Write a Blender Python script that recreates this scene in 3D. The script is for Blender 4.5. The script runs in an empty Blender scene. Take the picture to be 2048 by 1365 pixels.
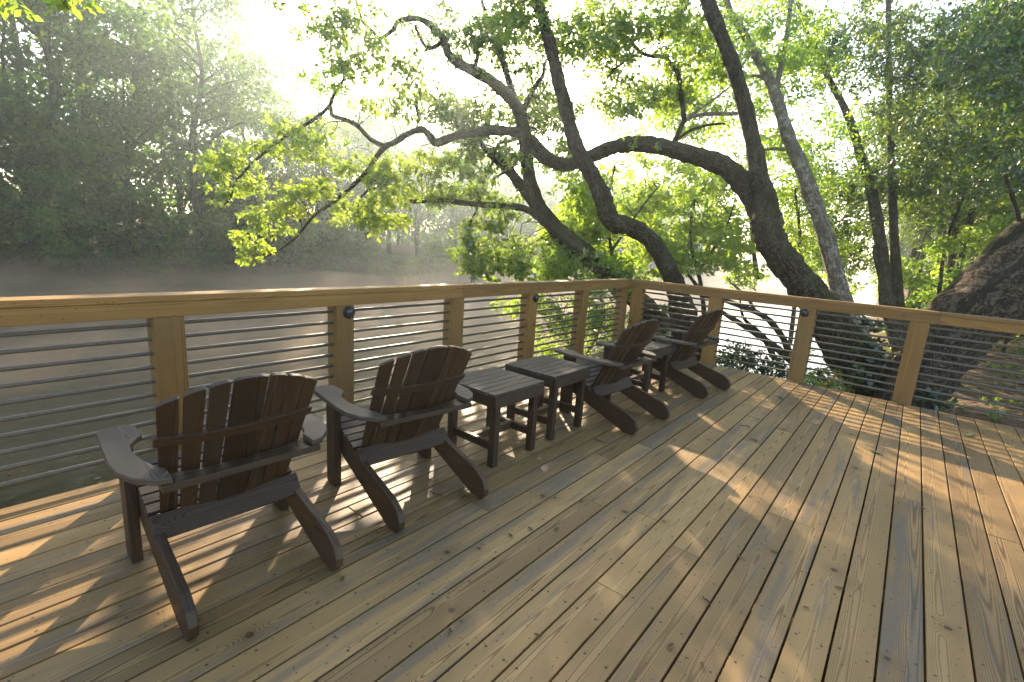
import bpy, math, random
import numpy as np
from mathutils import Matrix, Vector
random.seed(7)
RNG = np.random.default_rng(11)
S = bpy.context.scene
COL = S.collection

# ------------------------------------------------------------------ camera
CAM = np.array([-7.0201, -3.3868, 1.5016])
CR = np.array([0.64017, -0.76552, 0.06401])
YAW, PIT, ROL = 0.68265, -0.20052, 0.06539
FW = np.array([math.cos(YAW)*math.cos(PIT), math.sin(YAW)*math.cos(PIT), math.sin(PIT)])
_r = np.array([math.sin(YAW), -math.cos(YAW), 0.0])
_u = np.cross(_r, FW)
CR = math.cos(ROL)*_r + math.sin(ROL)*_u
CU = -math.sin(ROL)*_r + math.cos(ROL)*_u
FPX = 964.86
cam = bpy.data.objects.new("camera", bpy.data.cameras.new("camera"))
COL.objects.link(cam)
M = Matrix.Identity(4)
for i in range(3):
    M[i][0] = CR[i]; M[i][1] = CU[i]; M[i][2] = -FW[i]; M[i][3] = CAM[i]
cam.matrix_world = M
cam.data.sensor_width = 36.0
cam.data.lens = 36.0*FPX/2048.0
cam.data.clip_start = 0.05
cam.data.clip_end = 2000
S.camera = cam

# ------------------------------------------------------------------ sky, sun, exposure
SUN_AZ, SUN_EL = math.radians(46.56), math.radians(21.06)
SUN = np.array([math.cos(SUN_EL)*math.cos(SUN_AZ), math.cos(SUN_EL)*math.sin(SUN_AZ), math.sin(SUN_EL)])
w = bpy.data.worlds.new("World"); S.world = w; w.use_nodes = True
nt = w.node_tree
sky = nt.nodes.new("ShaderNodeTexSky")
sky.sky_type = 'NISHITA'; sky.sun_disc = False
sky.sun_elevation = SUN_EL; sky.sun_rotation = math.pi/2 - SUN_AZ
sky.air_density = 1.0; sky.dust_density = 1.5; sky.ozone_density = 1.0
bg = nt.nodes["Background"]; bg.inputs[1].default_value = 0.15
nt.links.new(sky.outputs[0], bg.inputs[0])
sl = bpy.data.lights.new("sun", 'SUN'); sl.energy = 5.0; sl.angle = math.radians(0.5); sl.color = (1.0, 0.85, 0.65)
so = bpy.data.objects.new("sun", sl); COL.objects.link(so)
so.rotation_euler = Vector(-SUN).to_track_quat('-Z', 'Y').to_euler()
so.location = (0, 0, 40)
V = S.view_settings
V.view_transform = 'Standard'; V.look = 'None'; V.gamma = 1.0
V.exposure = 2.0
V.use_white_balance = True; V.white_balance_temperature = 6900
S.render.engine = 'CYCLES'
cy = S.cycles
cy.max_bounces = 7; cy.diffuse_bounces = 3; cy.glossy_bounces = 3; cy.transmission_bounces = 4; cy.transparent_max_bounces = 4
cy.volume_bounces = 1
cy.use_denoising = True
cy.sample_clamp_indirect = 6.0

# ------------------------------------------------------------------ node helpers
def new_mat(name):
    m = bpy.data.materials.new(name); m.use_nodes = True
    t = m.node_tree
    b = t.nodes["Principled BSDF"]
    return m, t, b
class G:
    def __init__(s, t): s.t = t
    def n(s, kind, **kw):
        x = s.t.nodes.new(kind)
        for k, v in kw.items(): setattr(x, k, v)
        return x
    def put(s, sock, v):
        if hasattr(v, 'is_output') or isinstance(v, bpy.types.NodeSocket): s.t.links.new(v, sock)
        elif isinstance(v, (tuple, list)) and sock.type == 'RGBA' and len(v) == 3: sock.default_value = (*v, 1)
        else: sock.default_value = v
    def m(s, op, a, b=0.0, c=None):
        x = s.n("ShaderNodeMath", operation=op); s.put(x.inputs[0], a); s.put(x.inputs[1], b)
        if c is not None: s.put(x.inputs[2], c)
        return x.outputs[0]
    def xyz(s, a, b, c):
        x = s.n("ShaderNodeCombineXYZ")
        for i, v in enumerate((a, b, c)): s.put(x.inputs[i], v)
        return x.outputs[0]
    def sep(s, v):
        x = s.n("ShaderNodeSeparateXYZ"); s.put(x.inputs[0], v); return x.outputs
    def noise(s, v, scale, detail=2.0, rough=0.5, col=False):
        x = s.n("ShaderNodeTexNoise"); s.put(x.inputs["Vector"], v); x.inputs["Scale"].default_value = scale
        x.inputs["Detail"].default_value = detail; x.inputs["Roughness"].default_value = rough
        return x.outputs["Color" if col else 0]
    def vor(s, v, scale, feature='F1', rnd=1.0, dims='3D'):
        x = s.n("ShaderNodeTexVoronoi", feature=feature, voronoi_dimensions=dims); s.put(x.inputs["Vector"], v)
        x.inputs["Scale"].default_value = scale; x.inputs["Randomness"].default_value = rnd
        return x
    def ramp(s, f, stops, interp='LINEAR'):
        x = s.n("ShaderNodeValToRGB"); s.put(x.inputs[0], f); e = x.color_ramp.elements
        x.color_ramp.interpolation = interp
        while len(e) < len(stops): e.new(0.5)
        for i, (p, c) in enumerate(stops):
            e[i].position = p
            e[i].color = (c, c, c, 1) if isinstance(c, (int, float)) else (*c, 1)
        return x.outputs[0]
    def mix(s, f, a, b, blend='MIX'):
        x = s.n("ShaderNodeMix", data_type='RGBA', blend_type=blend)
        s.put(x.inputs[0], f); s.put(x.inputs[6], a); s.put(x.inputs[7], b); return x.outputs[2]
    def sm(s, f, lo, hi):
        x = s.n("ShaderNodeMapRange", interpolation_type='SMOOTHSTEP'); s.put(x.inputs[0], f)
        x.inputs[1].default_value = lo; x.inputs[2].default_value = hi; return x.outputs[0]
    def attr(s, name):
        return s.n("ShaderNodeAttribute", attribute_name=name).outputs["Fac"]
    def obj(s): return s.n("ShaderNodeTexCoord").outputs["Object"]
    def bump(s, h, strength, dist, b):
        x = s.n("ShaderNodeBump"); s.put(x.inputs["Height"], h); x.inputs["Strength"].default_value = strength
        x.inputs["Distance"].default_value = dist; s.t.links.new(x.outputs[0], b.inputs["Normal"])

def wood(name, light, dark, stain, stain_amt=0.6, rough=0.6, knot=1.0, vary=0.35, spec=0.3, nails=False, grain=1.0):
    m, t, b = new_mat(name); g = G(t)
    uv = g.sep(g.n("ShaderNodeUVMap").outputs[0]); U, Vv = uv[0], uv[1]
    r = g.attr("rnd")
    r2 = g.m('FRACT', g.m('MULTIPLY', r, 17.31)); r3 = g.m('FRACT', g.m('MULTIPLY', r, 53.77))
    off = g.m('MULTIPLY', r, 37.0)
    p2 = g.xyz(g.m('ADD', U, off), g.m('ADD', Vv, g.m('MULTIPLY', r2, 9.0)), 0.0)
    kv = g.vor(p2, 2.6, dims='2D')
    kd = g.m('DIVIDE', kv.outputs["Distance"], 2.6)
    kon = g.m('GREATER_THAN', g.sep(kv.outputs["Color"])[0], 0.62)
    krad = g.m('ADD', 0.006, g.m('MULTIPLY', g.sep(kv.outputs["Color"])[1], 0.014))
    q = g.m('DIVIDE', kd, krad)
    kmask = g.m('MULTIPLY', kon, g.m('SUBTRACT', 1.0, g.sm(q, 0.75, 1.15)))
    khalo = g.m('MULTIPLY', kon, g.m('EXPONENT', g.m('MULTIPLY', g.m('MULTIPLY', q, q), -0.09)))
    warp = g.noise(g.xyz(g.m('ADD', g.m('MULTIPLY', U, 0.9), off), g.m('MULTIPLY', Vv, 6.0), r3), 1.3, 2.0)
    w2 = g.m('SUBTRACT', warp, 0.5)
    vc = g.m('ADD', g.m('ADD', Vv, g.m('MULTIPLY', g.m('SUBTRACT', r2, 0.5), 0.09)), g.m('MULTIPLY', w2, 0.028))
    # flat-sawn cathedral grain: parabolic in v, drifting along u
    par = g.m('MULTIPLY', g.m('MULTIPLY', vc, vc), g.m('ADD', 1500.0, g.m('MULTIPLY', r3, 2600.0)))
    ph = g.m('ADD', g.m('ADD', par, g.m('MULTIPLY', U, g.m('MULTIPLY', g.m('SUBTRACT', r3, 0.45), 7.0))), g.m('MULTIPLY', warp, 3.0))
    ph = g.m('ADD', ph, g.m('MULTIPLY', khalo, 4.5))
    ring = g.m('ADD', 0.5, g.m('MULTIPLY', g.m('SINE', g.m('MULTIPLY', ph, 6.2832*grain)), 0.5))
    ring = g.m('POWER', ring, 1.7)
    fib = g.noise(g.xyz(g.m('MULTIPLY', g.m('ADD', U, off), 3.0), g.m('MULTIPLY', Vv, 260.0), r), 1.0, 3.0)
    f = g.m('ADD', g.m('MULTIPLY', ring, 0.62), g.m('MULTIPLY', fib, 0.38))
    c = g.mix(g.m('MULTIPLY', g.sm(f, 0.2, 0.85), g.m('ADD', 0.4, g.m('MULTIPLY', g.m('FRACT', g.m('MULTIPLY', r, 91.7)), 0.6))), light, dark)
    # board-to-board and blotchy variation
    bl = g.noise(g.xyz(g.m('ADD', g.m('MULTIPLY', U, 1.0), off), g.m('MULTIPLY', Vv, 5.0), r2), 1.6, 3.0)
    br = g.m('ADD', 1.0 - vary*0.5, g.m('MULTIPLY', r3, vary))
    br = g.m('MULTIPLY', br, g.m('ADD', 0.72, g.m('MULTIPLY', bl, 0.56)))
    br = g.m('MULTIPLY', br, g.m('ADD', 0.86, g.m('MULTIPLY', g.n('ShaderNodeObjectInfo').outputs['Random'], 0.28)))
    c = g.mix(1.0, c, g.xyz(br, br, br), 'MULTIPLY')
    st = g.noise(g.xyz(g.m('ADD', g.m('MULTIPLY', U, 1.1), g.m('MULTIPLY', off, 1.7)), g.m('MULTIPLY', Vv, 11.0), r3), 1.2, 4.0, 0.6)
    sm = g.m('MULTIPLY', g.sm(g.m('ADD', st, g.m('MULTIPLY', g.m('SUBTRACT', r2, 0.5), 0.22)), 0.52, 0.72), stain_amt)
    c = g.mix(sm, c, stain)
    c = g.mix(g.m('MULTIPLY', kmask, 0.85*knot), c, (dark[0]*0.3, dark[1]*0.26, dark[2]*0.25))
    c = g.mix(g.m('MULTIPLY', g.m('MULTIPLY', khalo, 0.35*knot), g.m('SUBTRACT', 1.0, kmask)), c, (dark[0]*0.8, dark[1]*0.7, dark[2]*0.6))
    # small dark specks and checks
    sp = g.vor(p2, 22.0, dims='2D')
    spm = g.m('MULTIPLY', g.m('LESS_THAN', sp.outputs["Distance"], 0.075), g.m('GREATER_THAN', g.sep(sp.outputs["Color"])[0], 0.72))
    c = g.mix(g.m('MULTIPLY', spm, 0.75), c, (0.03, 0.02, 0.012))
    if nails:
        un = g.m('ABSOLUTE', g.m('SUBTRACT', g.m('FRACT', g.m('DIVIDE', U, 0.406)), 0.5))
        un = g.m('MULTIPLY', un, 0.406)
        vn = g.m('SUBTRACT', g.m('ABSOLUTE', Vv), 0.045)
        nd = g.m('SQRT', g.m('ADD', g.m('MULTIPLY', un, un), g.m('MULTIPLY', vn, vn)))
        c = g.mix(g.m('LESS_THAN', nd, 0.0055), c, (0.05, 0.035, 0.025))
    t.links.new(c, b.inputs["Base Color"])
    g.put(b.inputs["Roughness"], g.m('ADD', rough-0.1, g.m('MULTIPLY', f, 0.22)))
    b.inputs["Specular IOR Level"].default_value = spec
    g.bump(g.m('SUBTRACT', g.m('MULTIPLY', f, -1.0), g.m('MULTIPLY', kmask, 0.6)), 0.35, 0.0016, b)
    return m

def leaf_mat(name, d0, d1, tr0, tr1, tw=0.5, gloss=0.08):
    m = bpy.data.materials.new(name); m.use_nodes = True
    t = m.node_tree; t.nodes.clear(); g = G(t)
    r = g.attr("tint")
    dc = g.mix(r, d0, d1); tc = g.mix(r, tr0, tr1)
    D = g.n("ShaderNodeBsdfDiffuse"); g.put(D.inputs[0], dc)
    T = g.n("ShaderNodeBsdfTranslucent"); g.put(T.inputs[0], tc)
    X = g.n("ShaderNodeMixShader"); X.inputs[0].default_value = tw
    t.links.new(D.outputs[0], X.inputs[1]); t.links.new(T.outputs[0], X.inputs[2])
    Gl = g.n("ShaderNodeBsdfGlossy"); Gl.inputs["Roughness"].default_value = 0.42; g.put(Gl.inputs[0], (0.9, 0.9, 0.85))
    Y = g.n("ShaderNodeMixShader"); Y.inputs[0].default_value = gloss
    t.links.new(X.outputs[0], Y.inputs[1]); t.links.new(Gl.outputs[0], Y.inputs[2])
    O = g.n("ShaderNodeOutputMaterial"); t.links.new(Y.outputs[0], O.inputs[0])
    return m

def bark_mat(name, c0, c1, lich=(0.22, 0.24, 0.19), lamt=0.5, zs=0.35, moss=0.0, scale=1.0):
    m, t, b = new_mat(name); g = G(t)
    o = g.sep(g.obj())
    uvb = g.sep(g.n("ShaderNodeUVMap").outputs[0]); an = g.m('MULTIPLY', uvb[1], 6.28318)
    p = g.xyz(g.m('MULTIPLY', uvb[0], 0.8*zs), g.m('MULTIPLY', g.m('COSINE', an), 0.25), g.m('MULTIPLY', g.m('SINE', an), 0.25))
    wv = g.noise(g.obj(), 3.0, 3.0, col=True)
    px = g.n("ShaderNodeVectorMath", operation='ADD'); g.put(px.inputs[0], p)
    ws = g.n("ShaderNodeVectorMath", operation='SCALE'); g.put(ws.inputs[0], wv); ws.inputs["Scale"].default_value = 0.18
    g.t.links.new(ws.outputs[0], px.inputs[1]); p = px.outputs[0]
    n = g.noise(p, 30*scale, 6.0, 0.72)
    v = g.noise(p, 13*scale, 4.0, 0.6)
    cr = g.m('ABSOLUTE', g.m('SUBTRACT', v, 0.5))
    cr = g.sm(cr, 0.0, 0.11)
    f = g.m('MULTIPLY', n, g.m('ADD', 0.3, g.m('MULTIPLY', cr, 0.7)))
    c = g.mix(g.sm(f, 0.12, 0.6), c0, c1)
    l = g.noise(g.obj(), 5.0, 6.0, 0.7); l2 = g.noise(g.obj(), 34.0, 3.0, 0.6)
    lm = g.m('MULTIPLY', g.m('MULTIPLY', g.sm(l, 0.50, 0.60), g.sm(l2, 0.40, 0.56)), lamt)
    c = g.mix(lm, c, lich)
    if moss > 0:
        nz = g.sep(g.n("ShaderNodeNewGeometry").outputs["Normal"])[2]
        mm = g.m('MULTIPLY', g.sm(g.m('ADD', nz, g.m('MULTIPLY', l, 0.6)), 0.3, 0.8), moss)
        c = g.mix(mm, c, (0.055, 0.065, 0.012))
    t.links.new(c, b.inputs["Base Color"])
    b.inputs["Roughness"].default_value = 0.9; b.inputs["Specular IOR Level"].default_value = 0.15
    g.bump(f, 0.9, 0.02, b)
    return m

# ------------------------------------------------------------------ geometry helpers
class MB:
    def __init__(s): s.v = []; s.f = []; s.uv = []; s.r = []
    def prism(s, poly, th, o, A, B, N, lon=0, rnd=None):
        """polygon in axes A,B extruded th along N from o; lon: 0 grain along A, 1 along B, 2 along N"""
        rnd = random.random() if rnd is None else rnd
        o, A, B, N = (np.array(x, float) for x in (o, A, B, N))
        k = len(poly); b = len(s.v)
        ca = sum(p[0] for p in poly)/k; cb = sum(p[1] for p in poly)/k
        def luv(p, n):
            a, bb = p[0]-ca, p[1]-cb
            return a, bb, n-th/2
        L = []
        for n in (0.0, th):
            for p in poly:
                s.v.append(tuple(o+A*p[0]+B*p[1]+N*n)); s.r.append(rnd); L.append(luv(p, n))
        ax = (0, 1, 2)
        def uvof(i, drop):
            l = L[i]; u = l[lon]; rest = [x for x in ax if x != lon]
            if drop in rest: rest.remove(drop); return (u, l[rest[0]] + (0.021 if drop != 2 else 0))
            return (l[rest[0]]*0.2, l[rest[1]])
        flip = np.dot(np.cross(A, B), N) < 0
        def face(ids, drop):
            if flip: ids = ids[::-1]
            s.f.append([b+i for i in ids]); s.uv += [uvof(i, drop) for i in ids]
        face(list(range(k))[::-1], 2); face(list(range(k, 2*k)), 2)
        for i in range(k):
            j = (i+1) % k
            da, db = abs(poly[j][0]-poly[i][0]), abs(poly[j][1]-poly[i][1])
            face([i, j, k+j, k+i], 1 if da >= db else 0)
    def box(s, lo, hi, lon=0, rnd=None):
        s.prism([(lo[0], lo[1]), (hi[0], lo[1]), (hi[0], hi[1]), (lo[0], hi[1])], hi[2]-lo[2], (0, 0, lo[2]), (1, 0, 0), (0, 1, 0), (0, 0, 1), lon, rnd)
    def bar(s, p, q, w, h, up=(0, 0, 1), rnd=None):
        """box from p to q, width w sideways, height h along up"""
        p, q = np.array(p, float), np.array(q, float); d = q-p; L = np.linalg.norm(d); d /= L
        up = np.array(up, float); up -= d*up.dot(d); up /= np.linalg.norm(up); sd = np.cross(up, d)
        s.prism([(0, -w/2), (L, -w/2), (L, w/2), (0, w/2)], h, p-up*h/2, d, sd, up, 0, rnd)
    def tube(s, pts, rad, n=10, rnd=None, jag=0.0):
        rnd = random.random() if rnd is None else rnd
        pts = [np.array(p, float) for p in pts]
        b = len(s.v); K = len(pts)
        ref = np.array([0.31, 0.77, 0.55]); along = 0.0
        prev = None
        for i, p in enumerate(pts):
            t = pts[min(i+1, K-1)]-pts[max(i-1, 0)]; t = t/(np.linalg.norm(t)+1e-9)
            x = (np.cross(t, ref) if prev is None else prev - t*prev.dot(t)); x /= np.linalg.norm(x)+1e-9; prev = x
            y = np.cross(t, x)
            for k in range(n):
                a = 2*math.pi*k/n
                rr = rad[i]*(1+jag*(random.random()-0.5))
                s.v.append(tuple(p+(x*math.cos(a)+y*math.sin(a))*rr)); s.r.append(rnd)
        for i in range(K-1):
            for k in range(n):
                k2 = (k+1) % n
                s.f.append([b+i*n+k, b+i*n+k2, b+(i+1)*n+k2, b+(i+1)*n+k])
                s.uv += [(i*0.1, k/n), (i*0.1, k2/n), (i*0.1+0.1, k2/n), (i*0.1+0.1, k/n)]
        s.f.append([b+k for k in range(n)][::-1]); s.uv += [(0, 0)]*n
        s.f.append([b+(K-1)*n+k for k in range(n)]); s.uv += [(0, 0)]*n
    def build(s, name, mat, parent=None, bevel=0.0, smooth=False):
        me = bpy.data.meshes.new(name)
        me.from_pydata(s.v, [], s.f)
        if s.uv and len(s.uv) == len(me.loops):
            l = me.uv_layers.new(name="UVMap"); l.data.foreach_set("uv", np.array(s.uv, 'f').ravel())
        a = me.attributes.new("rnd", 'FLOAT', 'POINT'); a.data.foreach_set("value", np.array(s.r, 'f'))
        me.materials.append(mat)
        if smooth: me.polygons.foreach_set("use_smooth", [True]*len(me.polygons))
        me.update()
        o = bpy.data.objects.new(name, me); COL.objects.link(o)
        if parent is not None: o.parent = parent
        if bevel:
            md = o.modifiers.new("bevel", 'BEVEL'); md.width = bevel; md.segments = 2; md.limit_method = 'ANGLE'; md.angle_limit = math.radians(35)
        return o

def tag(o, label=None, cat=None, group=None, kind=None):
    if label: o["label"] = label
    if cat: o["category"] = cat
    if group: o["group"] = group
    if kind: o["kind"] = kind
    return o
def thing(name, label, cat, loc=(0, 0, 0), rz=0.0, group=None):
    o = bpy.data.objects.new(name, None); COL.objects.link(o); o.empty_display_size = 0.2
    o.location = loc; o.rotation_euler = (0, 0, rz)
    return tag(o, label, cat, group)
def dup(root, loc, rz, label, group=None, scale=None):
    r = root.copy(); COL.objects.link(r); r.location = loc; r.rotation_euler = (0, 0, rz); r["label"] = label
    if group: r["group"] = group
    if scale is not None: r.scale = scale
    for ch in list(root.children):
        c = ch.copy(); COL.objects.link(c); c.parent = r
        for gc in list(ch.children):
            d = gc.copy(); COL.objects.link(d); d.parent = c
    return r

def pt(u, v, d):
    """world point seen at (u, v) of the 2048 wide frame at depth d metres"""
    return CAM + FW*d + CR*((u-1024.0)/FPX*d) - CU*((v-682.5)/FPX*d)
def on_deck(u, v):
    d = FW + CR*((u-1024.0)/FPX) - CU*((v-682.5)/FPX)
    q = CAM + d*(-CAM[2]/d[2]); return q[0], q[1]

# ------------------------------------------------------------------ materials
W_DECK = wood("deck_pine", (0.325, 0.192, 0.070), (0.12, 0.062, 0.020), (0.095, 0.088, 0.075), 0.55, 0.55, nails=True, vary=0.6, spec=0.3)
W_RAIL = wood("rail_pine", (0.26, 0.135, 0.036), (0.15, 0.070, 0.017), (0.17, 0.115, 0.055), 0.35, 0.6, vary=0.25, grain=0.7)
W_CHAIR = wood("stained_wood", (0.060, 0.031, 0.0135), (0.020, 0.0098, 0.0043), (0.055, 0.040, 0.026), 0.5, 0.5, knot=0.5, vary=0.5, spec=0.35)
W_TOP = wood("weathered_stain", (0.082, 0.058, 0.039), (0.036, 0.024, 0.016), (0.10, 0.082, 0.066), 0.5, 0.62, knot=0.4, vary=0.4, spec=0.22)
W_UNDER = wood("joist_pine", (0.2, 0.13, 0.06), (0.12, 0.075, 0.035), (0.12, 0.1, 0.08), 0.5, 0.8)
def plain(name, col, rough=0.5, metal=0.0, nscale=0, namt=0.0):
    m, t, b = new_mat(name); g = G(t)
    if nscale:
        n = g.noise(g.obj(), nscale, 4.0)
        k = g.m('ADD', 1-namt, g.m('MULTIPLY', n, 2*namt))
        t.links.new(g.mix(1.0, col, g.xyz(k, k, k), 'MULTIPLY'), b.inputs["Base Color"])
    else: b.inputs["Base Color"].default_value = (*col, 1)
    b.inputs["Roughness"].default_value = rough; b.inputs["Metallic"].default_value = metal
    return m
M_ROD = plain("galvanised_steel", (0.115, 0.092, 0.064), 0.45, 0.3, 60, 0.4)
M_LAMP = plain("black_lamp", (0.012, 0.011, 0.010), 0.3)
M_LENS = plain("lamp_lens", (0.05, 0.04, 0.035), 0.15)
BARK = bark_mat("bark_dark", (0.016, 0.010, 0.006), (0.105, 0.068, 0.040), lich=(0.15, 0.15, 0.11), lamt=0.4, moss=0.3, scale=1.7)
BARK_H = bark_mat("bark_furrowed", (0.018, 0.011, 0.006), (0.12, 0.080, 0.048), lich=(0.17, 0.16, 0.11), lamt=0.35, moss=0.0, scale=2.0)
BARK_SYC = bark_mat("bark_sycamore", (0.10, 0.075, 0.05), (0.26, 0.21, 0.155), lich=(0.42, 0.40, 0.34), lamt=0.85)
BARK_FAR = bark_mat("bark_far", (0.025, 0.022, 0.014), (0.08, 0.068, 0.045), lamt=0.3, scale=0.35)
BARK_THIN = bark_mat("bark_thin", (0.025, 0.018, 0.011), (0.10, 0.075, 0.05), lamt=0.25)
LEAF_A = leaf_mat("leaf_oak", (0.035, 0.065, 0.010), (0.08, 0.115, 0.016), (0.17, 0.34, 0.025), (0.50, 0.62, 0.045), 0.6)
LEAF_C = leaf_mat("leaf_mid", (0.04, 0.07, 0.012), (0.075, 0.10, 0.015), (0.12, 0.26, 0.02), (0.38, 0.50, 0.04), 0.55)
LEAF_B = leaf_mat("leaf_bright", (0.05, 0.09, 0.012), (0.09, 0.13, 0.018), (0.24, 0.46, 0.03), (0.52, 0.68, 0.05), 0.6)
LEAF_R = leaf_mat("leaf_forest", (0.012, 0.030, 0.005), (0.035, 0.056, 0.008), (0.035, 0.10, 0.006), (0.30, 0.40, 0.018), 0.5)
LEAF_F = leaf_mat("leaf_far", (0.020, 0.050, 0.014), (0.055, 0.090, 0.02), (0.06, 0.19, 0.03), (0.30, 0.46, 0.045), 0.52, 0.02)
GRASS = leaf_mat("grass_blade", (0.06, 0.10, 0.012), (0.11, 0.15, 0.02), (0.22, 0.36, 0.03), (0.42, 0.52, 0.05), 0.5)
LITTER = leaf_mat("dead_leaf", (0.10, 0.06, 0.032), (0.20, 0.125, 0.07), (0.10, 0.05, 0.02), (0.16, 0.09, 0.04), 0.2)

# ------------------------------------------------------------------ setting: terrain, river, haze
ZW = -3.2
def bank(x):
    return np.interp(x, [-40, 0, 1.5, 4, 9, 40, 90, 140], [-2.2, -2.2, 0.3, -0.3, -1.5, -1.2, 0.6, 4.0]) + 0.25*np.sin(x*0.9) * np.clip(x/6, 0, 1)
def ground_z(x, y):
    s = bank(x) - y                       # metres inland of the near bank
    near = np.interp(s, [-3, 0, 1.2, 2.6, 6, 60], [-5.2, -3.3, -1.7, -0.95, -0.62, -0.2])
    f = y - (32 + 1.2*np.sin(x*0.17) + 0.6*np.sin(x*0.61+1))
    far = np.interp(f, [-6, 0, 1.5, 6, 30, 260], [-5.2, -3.3, -1.4, -0.6, 0.8, 6.0])
    z = np.maximum(near, far)
    return z + 0.05*np.sin(x*1.7+y)*np.cos(y*1.3) 
def terrain():
    xs = np.concatenate([np.linspace(-260, -32, 14), np.linspace(-30, -6, 16), np.linspace(-5, 30, 90), np.linspace(31, 120, 60), np.linspace(128, 420, 14)])
    ys = np.concatenate([np.linspace(-260, -32, 14), np.linspace(-30, -10, 22), np.linspace(-9.6, 3, 50), np.linspace(4, 29, 8), np.linspace(30, 48, 40), np.linspace(50, 260, 22)])
    X, Y = np.meshgrid(xs, ys); Z = ground_z(X, Y)
    v = np.stack([X, Y, Z], -1).reshape(-1, 3); nx, ny = len(xs), len(ys)
    i = np.arange((nx-1)*(ny-1)); a = (i//(nx-1))*nx + i % (nx-1)
    f = np.stack([a, a+1, a+nx+1, a+nx], -1)
    me = bpy.data.meshes.new("ground"); me.from_pydata(v.tolist(), [], f.tolist())
    me.polygons.foreach_set("use_smooth", [True]*len(me.polygons))
    m, t, b = new_mat("forest_floor"); g = G(t); P = g.n("ShaderNodeNewGeometry").outputs["Position"]
    n1 = g.noise(P, 1.1, 5.0); n2 = g.noise(P, 22.0, 4.0, 0.7); vv = g.vor(P, 16.0)
    c = g.mix(n2, (0.055, 0.036, 0.021), (0.16, 0.105, 0.062))
    c = g.mix(g.m('MULTIPLY', g.sep(vv.outputs["Color"])[0], 0.5), c, (0.19, 0.12, 0.075))
    c = g.mix(g.m('MULTIPLY', g.sm(n1, 0.50, 0.62), 0.6), c, (0.045, 0.06, 0.014))
    t.links.new(c, b.inputs["Base Color"]); b.inputs["Roughness"].default_value = 0.95; b.inputs["Specular IOR Level"].default_value = 0.1
    g.bump(g.m('ADD', n2, vv.outputs["Distance"]), 0.8, 0.04, b)
    me.materials.append(m); me.update()
    o = bpy.data.objects.new("ground", me); COL.objects.link(o); tag(o, kind="structure")
terrain()
def river():
    m, t, b = new_mat("river_water"); g = G(t); P = g.n("ShaderNodeNewGeometry").outputs["Position"]
    n = g.noise(P, 0.16, 3.0)
    t.links.new(g.mix(n, (0.020, 0.021, 0.008), (0.038, 0.032, 0.014)), b.inputs["Base Color"])
    b.inputs["Roughness"].default_value = 0.06; b.inputs["IOR"].default_value = 1.33; b.inputs["Specular IOR Level"].default_value = 0.5
    s = g.sep(P); P2 = g.xyz(s[0], g.m('MULTIPLY', s[1], 1.6), 0.0)
    g.bump(g.m('ADD', g.noise(P2, 0.9, 3.0), g.m('MULTIPLY', g.noise(P2, 5.0, 2.0), 0.12)), 0.32, 0.10, b)
    me = bpy.data.meshes.new("river_water")
    xs = [-255, -60, 0, 60, 140, 410]; ys = [-3.4, 10, 34.5]
    v = [(x, y, ZW) for y in ys for x in xs]
    f = [[j*6+i, j*6+i+1, (j+1)*6+i+1, (j+1)*6+i] for j in range(2) for i in range(5)]
    me.from_pydata(v, [], f); me.materials.append(m)
    o = bpy.data.objects.new("river_water", me); COL.objects.link(o); tag(o, kind="structure")
river()
def haze():
    m = bpy.data.materials.new("haze"); m.use_nodes = True; t = m.node_tree; t.nodes.clear(); g = G(t)
    p = g.n("ShaderNodeVolumePrincipled"); p.inputs["Color"].default_value = (0.80, 0.92, 0.98, 1)
    p.inputs["Density"].default_value = 0.0019; p.inputs["Anisotropy"].default_value = 0.74
    O = g.n("ShaderNodeOutputMaterial"); t.links.new(p.outputs[0], O.inputs["Volume"])
    b = MB(); b.box((-261, -261, -6.4), (421, 261, 25.0)); o = b.build("haze", m); tag(o, kind="stuff")
    # low mist lying on the river: three thin layers with uneven tops
    for top, dens, sd in ((-2.5, 0.05, 1), (-1.6, 0.03, 2), (-0.2, 0.013, 3)):
        m2 = m.copy(); m2.name = "river_mist"; q = [x for x in m2.node_tree.nodes if x.type == 'PRINCIPLED_VOLUME'][0]
        q.inputs["Density"].default_value = dens; q.inputs["Color"].default_value = (1.0, 0.82, 0.65, 1); q.inputs["Anisotropy"].default_value = 0.62
        xs = np.linspace(-90, 160, 60); ys = np.linspace(5.0+2.5*sd, 33.0-0.3*sd, 14); nx, ny = len(xs), len(ys)
        v = []; f = []
        for y in ys:
            for x in xs: v.append((x, y, top+0.28*math.sin(x*0.31+sd*2)*math.sin(y*0.45+sd)+0.18*math.sin(x*0.83+y*0.5+sd)))
        for y in ys:
            for x in xs: v.append((x, y, -3.15+0.01*sd))
        o2 = nx*ny
        for a in range(ny-1):
            for b_ in range(nx-1):
                p0 = a*nx+b_; f.append([p0, p0+1, p0+nx+1, p0+nx]); f.append([o2+p0, o2+p0+nx, o2+p0+nx+1, o2+p0+1])
        for b_ in range(nx-1):
            f.append([b_, o2+b_, o2+b_+1, b_+1]); p0 = (ny-1)*nx+b_; f.append([p0, p0+1, o2+p0+1, o2+p0])
        for a in range(ny-1):
            p0 = a*nx; f.append([p0, p0+nx, o2+p0+nx, o2+p0]); p0 = a*nx+nx-1; f.append([p0, o2+p0, o2+p0+nx, p0+nx])
        me = bpy.data.meshes.new("river_mist"); me.from_pydata(v, [], f); me.materials.append(m2); me.update()
        o = bpy.data.objects.new("river_mist", me); COL.objects.link(o); tag(o, kind="stuff")
haze()

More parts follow.
